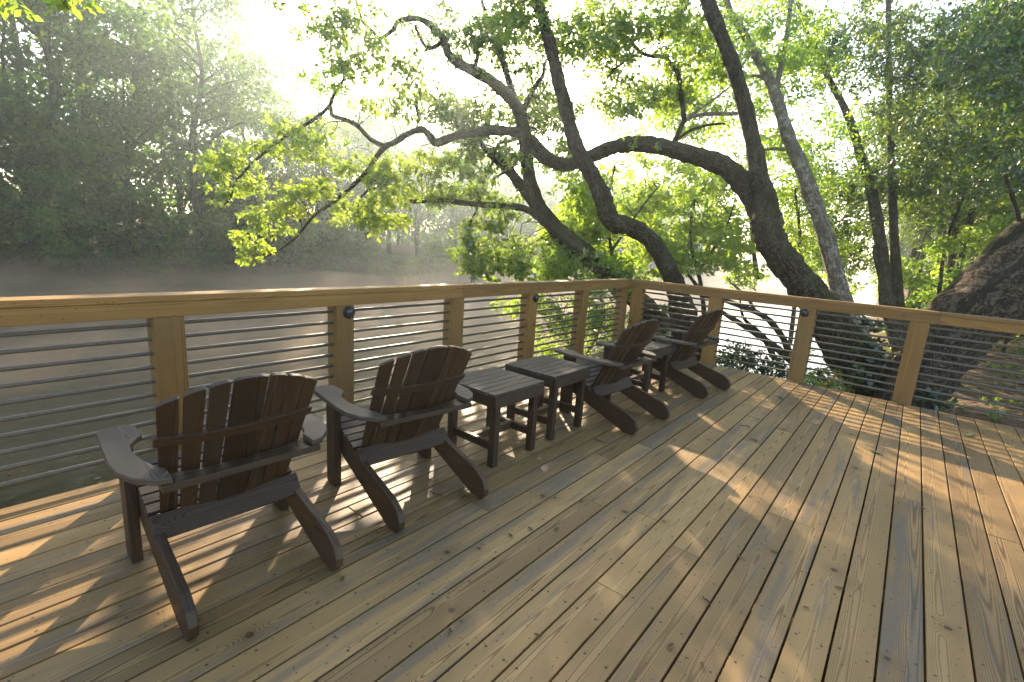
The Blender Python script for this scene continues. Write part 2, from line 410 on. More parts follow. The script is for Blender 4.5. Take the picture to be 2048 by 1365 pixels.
# ------------------------------------------------------------------ deck
TH = math.radians(-91.86)
D2 = np.array([math.cos(TH), math.sin(TH), 0]); N2 = np.array([-math.sin(TH), math.cos(TH), 0])   # along / outward of the side rail
H = 1.067
def build_deck():
    deck = thing("wooden_deck", "wide riverside deck of knotty pine boards with dark gaps", "deck")
    P = 0.1472; x0 = -13.0
    b = MB()
    for i in range(64):
        yt = -0.004 - i*P; yb_ = yt-0.1386
        xe = 0.012 - 0.0325*abs((yt+yb_)/2) + random.uniform(-0.004, 0.004)
        x = x0 - random.uniform(0, 3.0)
        while x < xe-0.01:
            L = random.choice([2.44, 3.05, 3.66, 4.88]); x2 = x+L
            if xe-x2 < 0.7: x2 = xe
            dz = random.uniform(-0.0015, 0.0015)
            b.prism([(x+0.0015, yb_), (x2-0.0015, yb_), (x2-0.0015, yt), (x+0.0015, yt)], 0.036, (0, 0, -0.036+dz), (1, 0, 0), (0, 1, 0), (0, 0, 1), 0)
            x = x2
    b.build("decking", W_DECK, deck, 0.003)
    b = MB(); b.box((x0, -0.04, -0.29), (-0.01, -0.004, -0.037), 0); b.build("rim_joist", W_UNDER, deck)
    b = MB(); b.bar(D2*0.04+np.array([-0.025, 0, -0.165]), D2*9.3+np.array([-0.025, 0, -0.165]), 0.04, 0.25); b.build("rim_joist", W_UNDER, deck)
    for k in range(24):
        x = -0.45-k*0.55
        b = MB(); b.box((x-0.02, -9.3, -0.28), (x+0.02, -0.045, -0.038), 1); b.build("joist", W_UNDER, deck)
    for x in (-1.2, -4.8, -8.4, -12):
        b = MB(); b.box((x-0.07, -0.6, -5.0), (x+0.07, -0.46, -0.285), 2); b.build("support_post", W_UNDER, deck)
build_deck()

def round_light(parent, o, n):
    """black round deck light: disc with a stepped dome"""
    o, n = np.array(o, float), np.array(n, float)
    b = MB(); b.tube([o, o+n*0.012, o+n*0.016], [0.05, 0.05, 0.045], 24); 
    lamp = b.build("round_light", M_LAMP, parent, smooth=False)
    b = MB(); b.tube([o+n*0.0145, o+n*0.03, o+n*0.036, o+n*0.0385], [0.038, 0.031, 0.02, 0.005], 20); b.build("lamp_dome", M_LENS, lamp, smooth=True)

RODZ = [0.885-0.0877*i for i in range(10)]
def railing(name, label, L0, L1, dirv, outv, posts, lights, rods_to):
    """rail along dirv from L0 to L1 (metres from the corner); outv points away from the deck; inner face on the deck edge"""
    r = thing(name, label, "railing"); dirv, outv = np.array(dirv, float), np.array(outv, float); Z = np.array([0, 0, 1.0])
    def bx(nm, a0, a1, o0, o1, z0, z1, lon, mat, par, bev=0.004):
        b = MB(); b.prism([(a0, o0), (a1, o0), (a1, o1), (a0, o1)], z1-z0, Z*z0, dirv, outv, Z, lon); return b.build(nm, mat, par, bev)
    seams = [L0]
    while seams[-1] < L1-3.7: seams.append(seams[-1]+3.66)
    seams.append(L1)
    for a, c in zip(seams[:-1], seams[1:]):
        bx("top_cap", a+0.001, c-0.001, -0.003, 0.142, H-0.040, H, 0, W_RAIL, r)
        bx("top_beam", a+0.001, c-0.001, 0.0, 0.092, H-0.131, H-0.0415, 0, W_RAIL, r)
    for i, (c, hw) in enumerate(posts):
        p = bx("post", c-hw, c+hw, 0.004, 0.144, -0.30, H-0.132, 2, W_RAIL, r)
        if i in lights: round_light(p, dirv*(c-0.028)+outv*0.004+Z*(H-0.185), -outv)
    for z in RODZ:
        b = MB(); b.tube([dirv*(L0+0.03)+outv*0.074+Z*z, dirv*rods_to+outv*0.074+Z*z], [0.0128, 0.0128], 12); b.build("rod", M_ROD, r, smooth=True)
    return r
railing("deck_railing", "long pine railing with grey steel rods along the open river side", 0.0, 12.2, (-1, 0, 0), (0, 1, 0),
        [(0.12, 0.06), (1.32, 0.073), (2.49, 0.073), (3.71, 0.073), (4.945, 0.075), (6.12, 0.08), (7.34, 0.075), (8.56, 0.075), (9.78, 0.075), (11.0, 0.075)], (2, 4, 7), 12.1)
railing("deck_railing", "shorter pine railing with steel rods on the wooded bank side before the big trunks", 0.0, 6.6, D2, N2,
        [(0.10, 0.085), (1.30, 0.085), (2.43, 0.088), (3.51, 0.088), (4.7, 0.088), (5.9, 0.088)], (2,), 6.5)

# ------------------------------------------------------------------ adirondack chairs
def make_chair(loc, rz, label, group):
    c = thing("adirondack_chair", label, "chair", loc, rz, group)
    rail = [(-0.030, 0.0), (0.055, 0.0), (0.71, 0.235), (0.71, 0.375), (0.44, 0.268), (0.02, 0.165), (-0.045, 0.125), (-0.068, 0.075), (-0.060, 0.03)]
    for sx in (-1, 1):
        b = MB(); b.prism(rail, 0.036, (sx*0.282-0.018, 0, 0), (0, 1, 0), (0, 0, 1), (1, 0, 0), 0); b.build("side_rail", W_CHAIR, c, 0.004)
        b = MB(); b.box((sx*0.323-0.021, 0.60, 0), (sx*0.323+0.021, 0.715, 0.548), 2); b.build("front_leg", W_CHAIR, c, 0.004)
        # paddle arm, tapering and curling in behind the backrest
        out = [(0.405, 0.60), (0.398, 0.78), (0.375, 0.812), (0.30, 0.822), (0.263, 0.79), (0.258, 0.655), (0.285, 0.615), (0.318, 0.56), (0.325, 0.47), (0.312, 0.36), (0.285, 0.27), (0.265, 0.235), (0.265, 0.135), (0.315, 0.15), (0.372, 0.215), (0.402, 0.30), (0.412, 0.40)]
        b = MB(); b.prism([(sx*x, y) for x, y in out], 0.026, (0, 0, 0.549), (1, 0, 0), (0, 1, 0), (0, 0, 1), 1); b.build("armrest", W_TOP, c, 0.004)
    b = MB(); d = np.array([0, -0.46, 0.90]); d /= np.linalg.norm(d)   # back tilt
    # rear crosspiece on the rails
    b.prism([(-0.30, 0), (0.30, 0), (0.30, 0.105), (-0.30, 0.105)], 0.034, (0, 0.36, 0.205), (1, 0, 0), tuple(np.array([0, 0.62, 0.78])), tuple(np.array([0, -0.78, 0.62])), 0); b.build("rear_crosspiece", W_CHAIR, c, 0.003)
    # seat slats
    b = MB()
    for i in range(6):
        y = 0.455+i*0.052; z = 0.279+i*0.0206
        b.prism([(-0.30, 0), (0.30, 0), (0.30, 0.046), (-0.30, 0.046)], 0.02, (0, y, z), (1, 0, 0), tuple(np.array([0, 0.93, 0.37])), tuple(np.array([0, -0.37, 0.93])), 0)
    b.build("seat", W_TOP, c, 0.003)
    # backrest: seven fanned slats on a shallow arc, rounded top line
    b = MB()
    wb = [0.059, 0.059, 0.059, 0.114, 0.059, 0.059, 0.059]; wt = [0.067, 0.067, 0.067, 0.122, 0.067, 0.067, 0.067]
    gb, gt = 0.006, 0.011
    def lay(ws, gp):
        tot = sum(ws)+gp*6; x = -tot/2; o = []
        for q in ws: o.append((x, x+q)); x += q+gp
        return o
    nb = np.cross((1, 0, 0), d)
    for (b0, b1), (t0, t1) in zip(lay(wb, gb), lay(wt, gt)):
        xm = (t0+t1)/2; ang = -xm*0.75                       # each slat turns to follow the arc
        A = np.array([math.cos(ang), math.sin(ang)*-1.0, 0]); A /= np.linalg.norm(A)
        bow = 0.55*xm*xm
        A = A - d*A.dot(d); A /= np.linalg.norm(A)
        N = np.cross(A, d)
        top = lambda x: 0.805 - 1.15*x*x
        mid_b = (b0+b1)/2
        o = np.array([0, 0.445+bow*0.8, 0.22])
        shift = np.array([1, 0, 0])
        poly = []
        hb, ht = (b1-b0)/2, (t1-t0)/2
        sh = (xm-mid_b)
        base = o+shift*mid_b
        poly = [(-hb, 0.0), (hb, 0.0), (sh+ht, top(t1))]
        for k in (0.6, 0.2, -0.2, -0.6): poly.append((sh+ht*k, top(xm+ht*k)+0.004))
        poly.append((sh-ht, top(t0)))
        b.prism(poly, 0.020, base, A, d, N, 1)
    b.build("backrest", W_CHAIR, c, 0.003)
    # curved upper brace and straight arm-level brace behind the slats
    b = MB()
    sgn = np.array([0, -1.0, 0])
    def P(x, s, off): # point behind the back at height s along it
        bow = 0.55*x*x*0.8
        return np.array([x, 0.445+bow, 0.22])+d*s+np.array([0, -0.90, -0.46])*off
    n = 12
    xs = [-0.30+0.60*i/n for i in range(n+1)]
    base = len(b.v)
    for i, x in enumerate(xs):
        for s, off in ((0.515, 0.006), (0.560, 0.006), (0.560, 0.034-0.10*x*x), (0.515, 0.034-0.10*x*x)):
            b.v.append(tuple(P(x, s, off))); b.r.append(0.37)
    for i in range(n):
        for k in range(4):
            k2 = (k+1) % 4
            q = [base+i*4+k, base+(i+1)*4+k, base+(i+1)*4+k2, base+i*4+k2]
            b.f.append(q); b.uv += [(xs[i], k*0.02), (xs[i+1], k*0.02), (xs[i+1], k*0.02+0.02), (xs[i], k*0.02+0.02)]
    b.f.append([base, base+1, base+2, base+3]); b.uv += [(0, 0)]*4
    b.f.append([base+n*4+3, base+n*4+2, base+n*4+1, base+n*4]); b.uv += [(0, 0)]*4
    b.build("upper_brace", W_CHAIR, c, 0.002)
    b = MB(); b.prism([(-0.30, 0.135), (0.30, 0.135), (0.30, 0.262), (0.0, 0.238), (-0.30, 0.262)][0:2] + [(0.30, 0.25), (0.15, 0.215), (0, 0.205), (-0.15, 0.215), (-0.30, 0.25)], 0.03, (0, 0, 0.518), (1, 0, 0), (0, 1, 0), (0, 0, 1), 0); b.build("arm_brace", W_CHAIR, c, 0.003)
    return c
R = math.radians
chair = make_chair((-6.265, -1.565, 0.001), R(-2.5), "dark wooden Adirondack chair closest to the camera, its whole slatted back in view", "adirondack chairs facing the river")
dup(chair, (-5.33, -1.575, 0.001), R(-7), "dark wooden Adirondack chair standing just left of the two paired side tables")
dup(chair, (-3.12, -1.80, 0.001), R(-5), "dark wooden Adirondack chair between the paired side tables and the single side table")
dup(chair, (-1.565, -1.88, 0.001), R(-7), "dark wooden Adirondack chair nearest the deck corner, beyond every side table")

# ------------------------------------------------------------------ side tables
def make_table(loc, rz, label, group):
    t = thing("side_table", label, "side table", loc, rz, group)
    hx, hy, zt = 0.268, 0.25, 0.53
    b = MB(); n = 7; w_ = (2*hy)/n
    for i in range(n):
        y = -hy+i*w_
        b.box((-hx, y+0.0025, zt-0.022), (hx, y+w_-0.0025, zt), 0)
    b.build("tabletop", W_TOP, t, 0.002)
    lx, ly = 0.205, 0.205
    for sx in (-1, 1):
        for sy in (-1, 1):
            b = MB(); b.box((sx*lx-0.026, sy*ly-0.026, 0), (sx*lx+0.026, sy*ly+0.026, zt-0.023), 2); b.build("leg", W_CHAIR, t, 0.003)
        b = MB(); b.box((sx*lx-0.016, -ly+0.027, 0.115), (sx*lx+0.016, ly-0.027, 0.17), 1); b.build("stretcher", W_CHAIR, t, 0.002)
        b = MB(); b.box((sx*0.246-0.012, -ly-0.02, zt-0.098), (sx*0.246+0.012, ly+0.02, zt-0.0235), 1); b.build("apron", W_CHAIR, t, 0.002)
    b = MB(); b.box((-lx+0.017, -0.022, 0.118), (lx-0.017, 0.022, 0.168), 0); b.build("stretcher", W_CHAIR, t, 0.002)
    for sy in (-1, 1):
        b = MB(); b.box((-0.258, sy*(ly+0.038)-0.010, zt-0.098), (0.258, sy*(ly+0.038)+0.010, zt-0.0235), 0); b.build("apron", W_CHAIR, t, 0.002)
    return t
table = make_table((-4.49, -1.195, 0.001), R(-1), "dark slatted side table right beside the second chair, lower-left one of the pair", "slatted side tables")
dup(table, (-3.81, -1.185, 0.001), R(0.5), "dark slatted side table of the pair that touches the third chair's arm")
dup(table, (-2.16, -1.235, 0.001), R(-2), "single dark slatted side table between the two chairs by the deck corner")

# ------------------------------------------------------------------ foliage helpers
LIT = [[on_deck(*q) for q in poly] for poly in (
    [(-60, 1010), (120, 985), (265, 955), (262, 1010), (150, 1110), (0, 1200), (-120, 1330)],
    [(330, 985), (430, 985), (420, 1010), (340, 1060)],
    [(1480, 800), (1500, 745), (1760, 800), (2048, 880), (2100, 1000), (2048, 1170), (1900, 1010), (1740, 935), (1640, 880), (1560, 850)],
    [(940, 1365), (950, 1290), (1040, 1240), (1150, 1270), (1250, 1365)],
    [(555, 1245), (665, 1170), (640, 1230), (590, 1250)],
    [(1385, 845), (1400, 825), (1465, 858), (1430, 866)],
    [(1400, 925), (1480, 985), (1470, 1005), (1410, 950)],
    [(1000, 965), (1045, 955), (1052, 985), (1012, 1010)],
    [(830, 960), (870, 940), (870, 985), (830, 985)],
    [(1540, 960), (1640, 1040), (1600, 1060), (1530, 990)],
)]
def inpoly(x, y, poly):
    r = np.zeros(len(x), bool); n = len(poly)
    for i in range(n):
        x1, y1 = poly[i]; x2, y2 = poly[(i+1) % n]
        c = ((y1 > y) != (y2 > y)); xi = (x2-x1)*(y-y1)/((y2-y1) if y2 != y1 else 1e-9)+x1
        r ^= c & (x < xi)
    return r
def keep_shade(P, amount=0.94):
    """drop leaves whose shadow would fall inside the sunlit patches of the deck"""
    t = P[:, 2]/SUN[2]; x = P[:, 0]-t*SUN[0]; y = P[:, 1]-t*SUN[1]
    k = np.ones(len(P), bool)
    for poly in LIT: k &= ~(inpoly(x, y, poly) & (RNG.random(len(P)) < amount))
    return P[k] if False else k

def unit(a): return a/(np.linalg.norm(a, axis=-1, keepdims=True)+1e-9)
def leaf_points(cl, per_spray=12, spray=0.24):
    """cl: (n,7) clumps cx cy cz r flat nleaf tint -> leaf base points, growth dirs, tints, spray centres"""
    Ps, Ds, Ts, tw = [], [], [], []
    for cx, cy_, cz, r, fl, n, tn in cl:
        m = max(2, int(n/per_spray))
        q = unit(RNG.normal(size=(m, 3)))*(RNG.random((m, 1))**0.45)*r
        q[:, 2] *= fl
        c = np.array([cx, cy_, cz])+q
        dr = unit(q*[1, 1, 0.4]/(r+1e-6) + RNG.normal(size=(m, 3))*0.5 + [0, 0, -0.12])
        tw.append(np.concatenate([np.repeat([[cx, cy_, cz]], m, 0), c], 1))
        s = RNG.random((m, per_spray, 1))
        sp = spray*min(1.6, max(0.6, r/0.45))
        P = c[:, None]+dr[:, None]*(s-0.35)*sp + RNG.normal(size=(m, per_spray, 3))*sp*0.16
        D = unit(dr[:, None]*0.7+RNG.normal(size=(m, per_spray, 3))*0.75+np.array([0, 0, -0.22]))
        Ps.append(P.reshape(-1, 3)); Ds.append(D.reshape(-1, 3))
        Ts.append(np.clip(tn+RNG.normal(size=m*per_spray)*0.2+np.repeat(RNG.normal(size=m)*0.15, per_spray), 0, 1))
    return np.concatenate(Ps), np.concatenate(Ds), np.concatenate(Ts), np.concatenate(tw)
def leaf_obj(name, P, D, T, size, mat, parent=None, width=0.55, up=1.1, origin=None):
    n = len(P)
    N = unit(RNG.normal(size=(n, 3))*[1, 1, 0.6]+[0, 0, up])
    B = unit(np.cross(N, D)); N2_ = np.cross(D, B)
    L = (size*(0.45+1.0*RNG.random((n, 1))))
    Wd = L*width*0.5
    fold = N2_*Wd*0.35
    v = np.empty((n, 4, 3))
    v[:, 0] = P; v[:, 1] = P+D*L*0.48+B*Wd+fold; v[:, 2] = P+D*L; v[:, 3] = P+D*L*0.48-B*Wd+fold
    if origin is not None: v -= origin
    me = bpy.data.meshes.new(name)
    me.vertices.add(n*4); me.vertices.foreach_set("co", v.astype('f').ravel())
    me.loops.add(n*4); me.loops.foreach_set("vertex_index", np.arange(n*4, dtype='i'))
    me.polygons.add(n); me.polygons.foreach_set("loop_start", np.arange(0, n*4, 4, dtype='i'))
    a = me.attributes.new("tint", 'FLOAT', 'POINT'); a.data.foreach_set("value", np.repeat(T, 4).astype('f'))
    me.materials.append(mat); me.update(calc_edges=True)
    o = bpy.data.objects.new(name, me); COL.objects.link(o)
    if parent is not None: o.parent = parent
    return o
def catmull(P, n=5):
    P = np.array(P, float); out = []
    for i in range(len(P)-1):
        p0, p1, p2, p3 = P[max(i-1, 0)], P[i], P[i+1], P[min(i+2, len(P)-1)]
        for k in range(n):
            t = k/n
            out.append(0.5*((2*p1)+(-p0+p2)*t+(2*p0-5*p1+4*p2-p3)*t*t+(-p0+3*p1-3*p2+p3)*t**3))
    out.append(P[-1]); return np.array(out)
def limb(mb, pix, d0, d1=None, sides=10, n=5, jag=0.10, k=1.0):
    """pix: (u, v, width px) along a limb; depth runs from d0 to d1"""
    d1 = d0 if d1 is None else d1
    m = len(pix); A = []
    for i, q in enumerate(pix):
        d = q[3] if len(q) > 3 else d0+(d1-d0)*i/(m-1)
        A.append((*pt(q[0], q[1], d), q[2]/2/FPX*d*k))
    A = catmull(A, n)
    ph = random.random()*6; ii = np.arange(len(A)); A[:, 3] *= 1+0.05*np.sin(ii*0.9+ph)+0.04*np.sin(ii*2.3+ph*2)
    mb.tube(A[:, :3], np.maximum(A[:, 3], 0.002), sides, jag=jag)
    return A
DENS = 0.72
def clumps_px(ell):
    """ell rows: u v ru rv d0 d1 count radius leaves tint -> clumps"""
    out = []
    for u, v, ru, rv, d0, d1, c, r, n, tn in ell:
        for _ in range(int(c*(1.15 if u < 850 else 1.5)+0.5)):
            a = random.random()*2*math.pi; q = math.sqrt(random.random())
            d = random.uniform(d0, d1); p = pt(u+math.cos(a)*q*ru, v+math.sin(a)*q*rv, d)
            k = random.uniform(0.7, 1.3)
            out.append((*p, r*k*0.95, 0.42, DENS*n*k*k, np.clip(random.gauss(tn, 0.12), 0, 1)))
    return out
def twigs(mb, skel, cl, sprays, r0=0.011, r1=0.0035, every=3, maxl=2.4):
    """thin branches from the nearest limb to each clump, then out to some sprays"""
    S_ = np.concatenate(skel); far = set()
    for c in cl:
        p = np.array(c[:3]); dd = np.linalg.norm(S_[:, :3]-p, axis=1)*(1+0.6*RNG.random(len(S_)))
        i = int(np.argmin(dd)); a = S_[i, :3]; L = dd[i]
        if L > maxl: far.add(tuple(np.round(p, 4))); continue
        mid = (a+p)/2+np.array([random.gauss(0, 0.1), random.gauss(0, 0.1), random.gauss(0.08, 0.08)])*L
        q = catmull([a, mid, p], 4); rr = min(r0*(0.6+0.4*L), S_[i, 3]*0.7)
        mb.tube(q, np.linspace(rr, r1, len(q)), 5)
    for j in range(0, len(sprays), every):
        a, b_ = sprays[j, :3], sprays[j, 3:]
        if tuple(np.round(a, 4)) in far: continue
        mb.tube([a, (a+b_)/2+RNG.normal(size=3)*0.03, b_], [r1, r1*0.8, r1*0.4], 3)
def tree(name, label, cat, base, limbs, ell, bark, leaf, size, group=None, spray=0.24, shade=True, every=3, width=0.55, extra=None):
    base = np.array(base, float)
    t = thing(name, label, cat, tuple(base), 0, group)
    mb = MB(); sk = []
    for L in limbs: sk.append(limb(mb, *L[:2], **(L[2] if len(L) > 2 else {})))
    cl = clumps_px(ell) + (extra or [])
    if cl:
        P, D, T, tw = leaf_points(cl, 12, spray)
        if shade:
            k = keep_shade(P); P, D, T = P[k], D[k], T[k]
        twigs(mb, sk, cl, tw, every=every, maxl=1.3 if cat in ('sapling', 'shrub') else 2.4)
        leaf_obj("crown", P, D, T, size, leaf, t, width, origin=base)
    mb.v = [tuple(np.array(v)-base) for v in mb.v]
    mb.build("trunk", bark, t, smooth=True)
    return t

# ------------------------------------------------------------------ the big trees on the near bank
Bmain = [(1850, 960, 130), (1820, 900, 112), (1775, 830, 97), (1730, 760, 88), (1695, 702, 82), (1660, 650, 75), (1627, 600, 66), (1600, 562, 60), (1572, 528, 57), (1550, 498, 56), (1538, 470, 57), (1533, 440, 56), (1528, 400, 48), (1519, 358, 37), (1508, 294, 31), (1491, 220, 29), (1472, 150, 28), (1452, 95, 27), (1418, 10, 26), (1385, -80, 23), (1340, -250, 18), (1300, -420, 11)]
Blimb = [(1530, 455, 34), (1514, 412, 44), (1488, 370, 42), (1452, 336, 39), (1410, 318, 36), (1364, 305, 33), (1320, 293, 32), (1276, 288, 31), (1245, 291, 29), (1217, 298, 27), (1182, 313, 27), (1155, 325, 26), (1129, 330, 26), (1100, 320, 26), (1080, 300, 23), (1060, 279, 21), (1038, 267, 19), (1000, 261, 18), (960, 264, 18), (925, 269, 17), (895, 278, 16), (872, 286, 16), (858, 271, 14), (845, 260, 13), (820, 266, 12), (790, 285, 12), (768, 296, 11), (750, 318, 10), (735, 342, 9), (700, 377, 8), (660, 410, 7), (630, 430, 6), (605, 460, 5), (585, 482, 4), (553, 504, 3), (530, 515, 2.5)]
Bsub1 = [(770, 294, 10), (740, 278, 9), (715, 252, 9), (690, 240, 8), (666, 232, 8), (659, 215, 8), (640, 230, 7), (600, 257, 6.5), (570, 275, 6), (540, 297, 6), (515, 318, 5), (488, 345, 4.5), (468, 372, 4), (462, 395, 3), (440, 420, 2)]
Bsub2 = [(659, 215, 7), (668, 190, 6), (682, 170, 6), (688, 150, 5), (680, 125, 4), (672, 100, 3), (690, 60, 3), (705, 20, 2)]
Bsub3 = [(734, 340, 5), (735, 360, 4), (736, 380, 4), (722, 395, 3), (716, 420, 2.5), (722, 450, 2), (735, 480, 1.5)]
Bsub4 = [(1349, 284, 11), (1362, 255, 10), (1368, 238, 10), (1362, 190, 9), (1357, 152, 9), (1345, 133, 8), (1326, 114, 8), (1300, 112, 7), (1280, 104, 7), (1262, 84, 6), (1230, 62, 5), (1200, 46, 4)]
Bsub5 = [(1282, 104, 5), (1255, 120, 4), (1225, 140, 3)]
Bsub6 = [(1352, 282, 7), (1380, 262, 6), (1420, 250, 5), (1450, 248, 4)]
Bd = [(1130, 331, 12), (1090, 325, 10), (1060, 300, 9)]
ellB = [
 # left sprays over the water
 (500, 310, 90, 40, 9.6, 10.4, 9, 0.34, 150, .65), (470, 350, 60, 40, 9.6, 10.4, 7, 0.32, 150, .7), (430, 322, 40, 18, 9.8, 10.4, 3, 0.25, 90, .75), (450, 400, 35, 28, 9.8, 10.3, 3, 0.22, 80, .6),
 (440, 390, 20, 20, 9.8, 10.3, 2, 0.2, 60, .7), (600, 250, 60, 30, 9.5, 10.2, 7, 0.33, 150, .5), (570, 300, 40, 40, 9.6, 10.2, 4, 0.28, 100, .6),
 (660, 300, 60, 40, 9.4, 10.2, 8, 0.34, 150, .6), (720, 330, 60, 35, 9.4, 10, 6, 0.3, 130, .7), (780, 360, 50, 40, 9.4, 10, 8, 0.33, 150, .8), (770, 420, 50, 35, 9.4, 10, 7, 0.32, 150, .8),
 (700, 410, 60, 30, 9.4, 10, 7, 0.3, 140, .8), (640, 370, 50, 25, 9.4, 10, 5, 0.28, 120, .8), (600, 405, 55, 30, 9.5, 10, 7, 0.3, 140, .8), (560, 440, 55, 28, 9.6, 10, 7, 0.3, 140, .85), (530, 475, 45, 28, 9.6, 10.1, 6, 0.28, 130, .85), (508, 505, 25, 20, 9.7, 10.1, 3, 0.2, 70, .85), (745, 445, 40, 25, 9.4, 9.9, 4, 0.25, 90, .8),
 # upper left
 (640, 40, 70, 45, 9.2, 10.4, 9, 0.34, 140, .35), (720, 60, 60, 55, 9.2, 10.4, 10, 0.36, 150, .35), (700, 130, 50, 40, 9.2, 10.2, 6, 0.32, 120, .35), (780, 130, 60, 45, 9.2, 10.2, 9, 0.34, 140, .4), (650, 165, 45, 30, 9.4, 10, 4, 0.25, 80, .35), (790, 205, 50, 28, 9.4, 10, 5, 0.3, 120, .45), (740, 210, 30, 20, 9.4, 10, 3, 0.22, 80, .5), (560, 10, 45, 25, 9.6, 10.2, 3, 0.25, 70, .3), (830, 320, 60, 30, 9.4, 10, 5, 0.26, 90, .7),
 # upper crown right
 (1190, 70, 70, 60, 9.0, 10.6, 12, 0.42, 170, .45), (1270, 110, 80, 70, 9.0, 10.6, 14, 0.42, 170, .5), (1350, 70, 70, 60, 9.0, 10.6, 11, 0.42, 160, .5), (1230, 190, 70, 45, 9.2, 10.6, 9, 0.38, 150, .45), (1330, 190, 60, 45, 9.2, 10.6, 8, 0.38, 150, .5), (1300, 20, 160, 50, 9.0, 10.6, 12, 0.42, 160, .4), (1410, 130, 50, 60, 9.4, 10.8, 7, 0.4, 150, .5),
]
ellB[:0] = [(1285, 282, 25, 10, 9.1, 9.2, 2, 0.14, 30, .7)]
tree("leaning_tree", "massive leaning lichen-spotted trunk whose long limb arches left across the whole view", "tree", pt(1820, 900, 8.9),
     [(Bmain, 8.9), (Blimb, 9.1, dict(d1=10.0)), (Bsub1, 9.75, dict(d1=10.1)), (Bsub2, 9.9), (Bsub3, 9.8), (Bsub4, 9.2, dict(d1=9.6)), (Bsub5, 9.45), (Bsub6, 9.2), (Bd, 9.3)],
     ellB, BARK, LEAF_A, 0.094, "trees rooted on the near bank")

Am = [(1460, 860, 92, 9.2), (1425, 800, 82, 9.15), (1400, 750, 74, 9.1), (1380, 695, 66, 9.0), (1369, 645, 58, 8.9), (1362, 610, 50, 8.85), (1350, 570, 40, 8.8), (1339, 543, 37), (1323, 512, 35), (1305, 485, 34), (1280, 464, 35), (1252, 451, 36), (1228, 446, 38), (1216, 430, 38), (1207, 400, 36), (1192, 367, 33), (1172, 330, 31), (1153, 294, 30), (1140, 250, 28), (1127, 200, 27), (1115, 155, 26), (1105, 110, 25), (1090, 55, 23), (1074, 0, 22), (1060, -70, 20), (1040, -200, 16), (1020, -400, 9)]
A2 = [(1340, 560, 12), (1380, 570, 11), (1415, 565, 10), (1430, 590, 9), (1460, 640, 8)]
tree("leaning_tree", "dark bare trunk bent like an elbow behind the railing corner, crossing the arching limb", "tree", pt(1440, 825, 9.2),
     [(Am, 8.5)], [(1120, 60, 60, 50, 8.3, 9, 7, 0.4, 150, .4), (1040, 30, 60, 40, 8.3, 9.2, 7, 0.38, 140, .4), (1020, -60, 120, 40, 8, 9.4, 8, 0.45, 150, .4)], BARK, LEAF_A, 0.094, "trees rooted on the near bank")

Cm = [(1330, 660, 46), (1290, 615, 42), (1240, 572, 38), (1200, 535, 36), (1168, 504, 34), (1135, 476, 32), (1108, 452, 31), (1080, 418, 30), (1064, 377, 27), (1055, 336, 27), (1050, 290, 26), (1046, 254, 26), (1038, 223, 24), (1018, 195, 23), (990, 168, 23), (954, 145, 22), (918, 127, 20), (896, 107, 17), (886, 78, 15), (860, 50, 13), (832, 37, 11), (797, 43, 10), (786, 60, 9), (760, 77, 8), (746, 64, 8), (726, 44, 7), (716, 15, 6), (705, -20, 4)]
C2 = [(1048, 225, 12), (1052, 208, 11), (1068, 178, 10), (1086, 150, 8), (1092, 122, 6), (1120, 90, 4)]
C3 = [(1030, 204, 14), (1020, 170, 14), (1008, 132, 13), (998, 100, 12), (988, 72, 10), (972, 30, 9), (960, -10, 7)]
C4 = [(1075, 420, 18), (1054, 390, 20), (1022, 346, 20), (988, 314, 17), (968, 295, 10), (955, 280, 6)]
C5 = [(1205, 525, 20), (1160, 500, 22), (1122, 477, 22), (1092, 448, 18), (1064, 425, 15), (1031, 413, 13), (985, 411, 12), (940, 408, 11), (900, 403, 11), (855, 401, 11), (835, 403, 10), (820, 402, 9)]
C6 = [(1040, 277, 6), (1015, 285, 5), (995, 291, 5), (988, 318, 5), (968, 363, 4.5), (955, 415, 4), (940, 450, 3.5), (935, 500, 2)]
C7 = [(1042, 309, 5), (1025, 335, 4.5), (1000, 350, 4), (985, 360, 3)]
C8 = [(886, 78, 8), (868, 95, 8), (850, 92, 8), (838, 70, 7), (830, 50, 6)]
C9 = [(950, 130, 8), (955, 110, 8), (945, 80, 6), (938, 40, 4)]
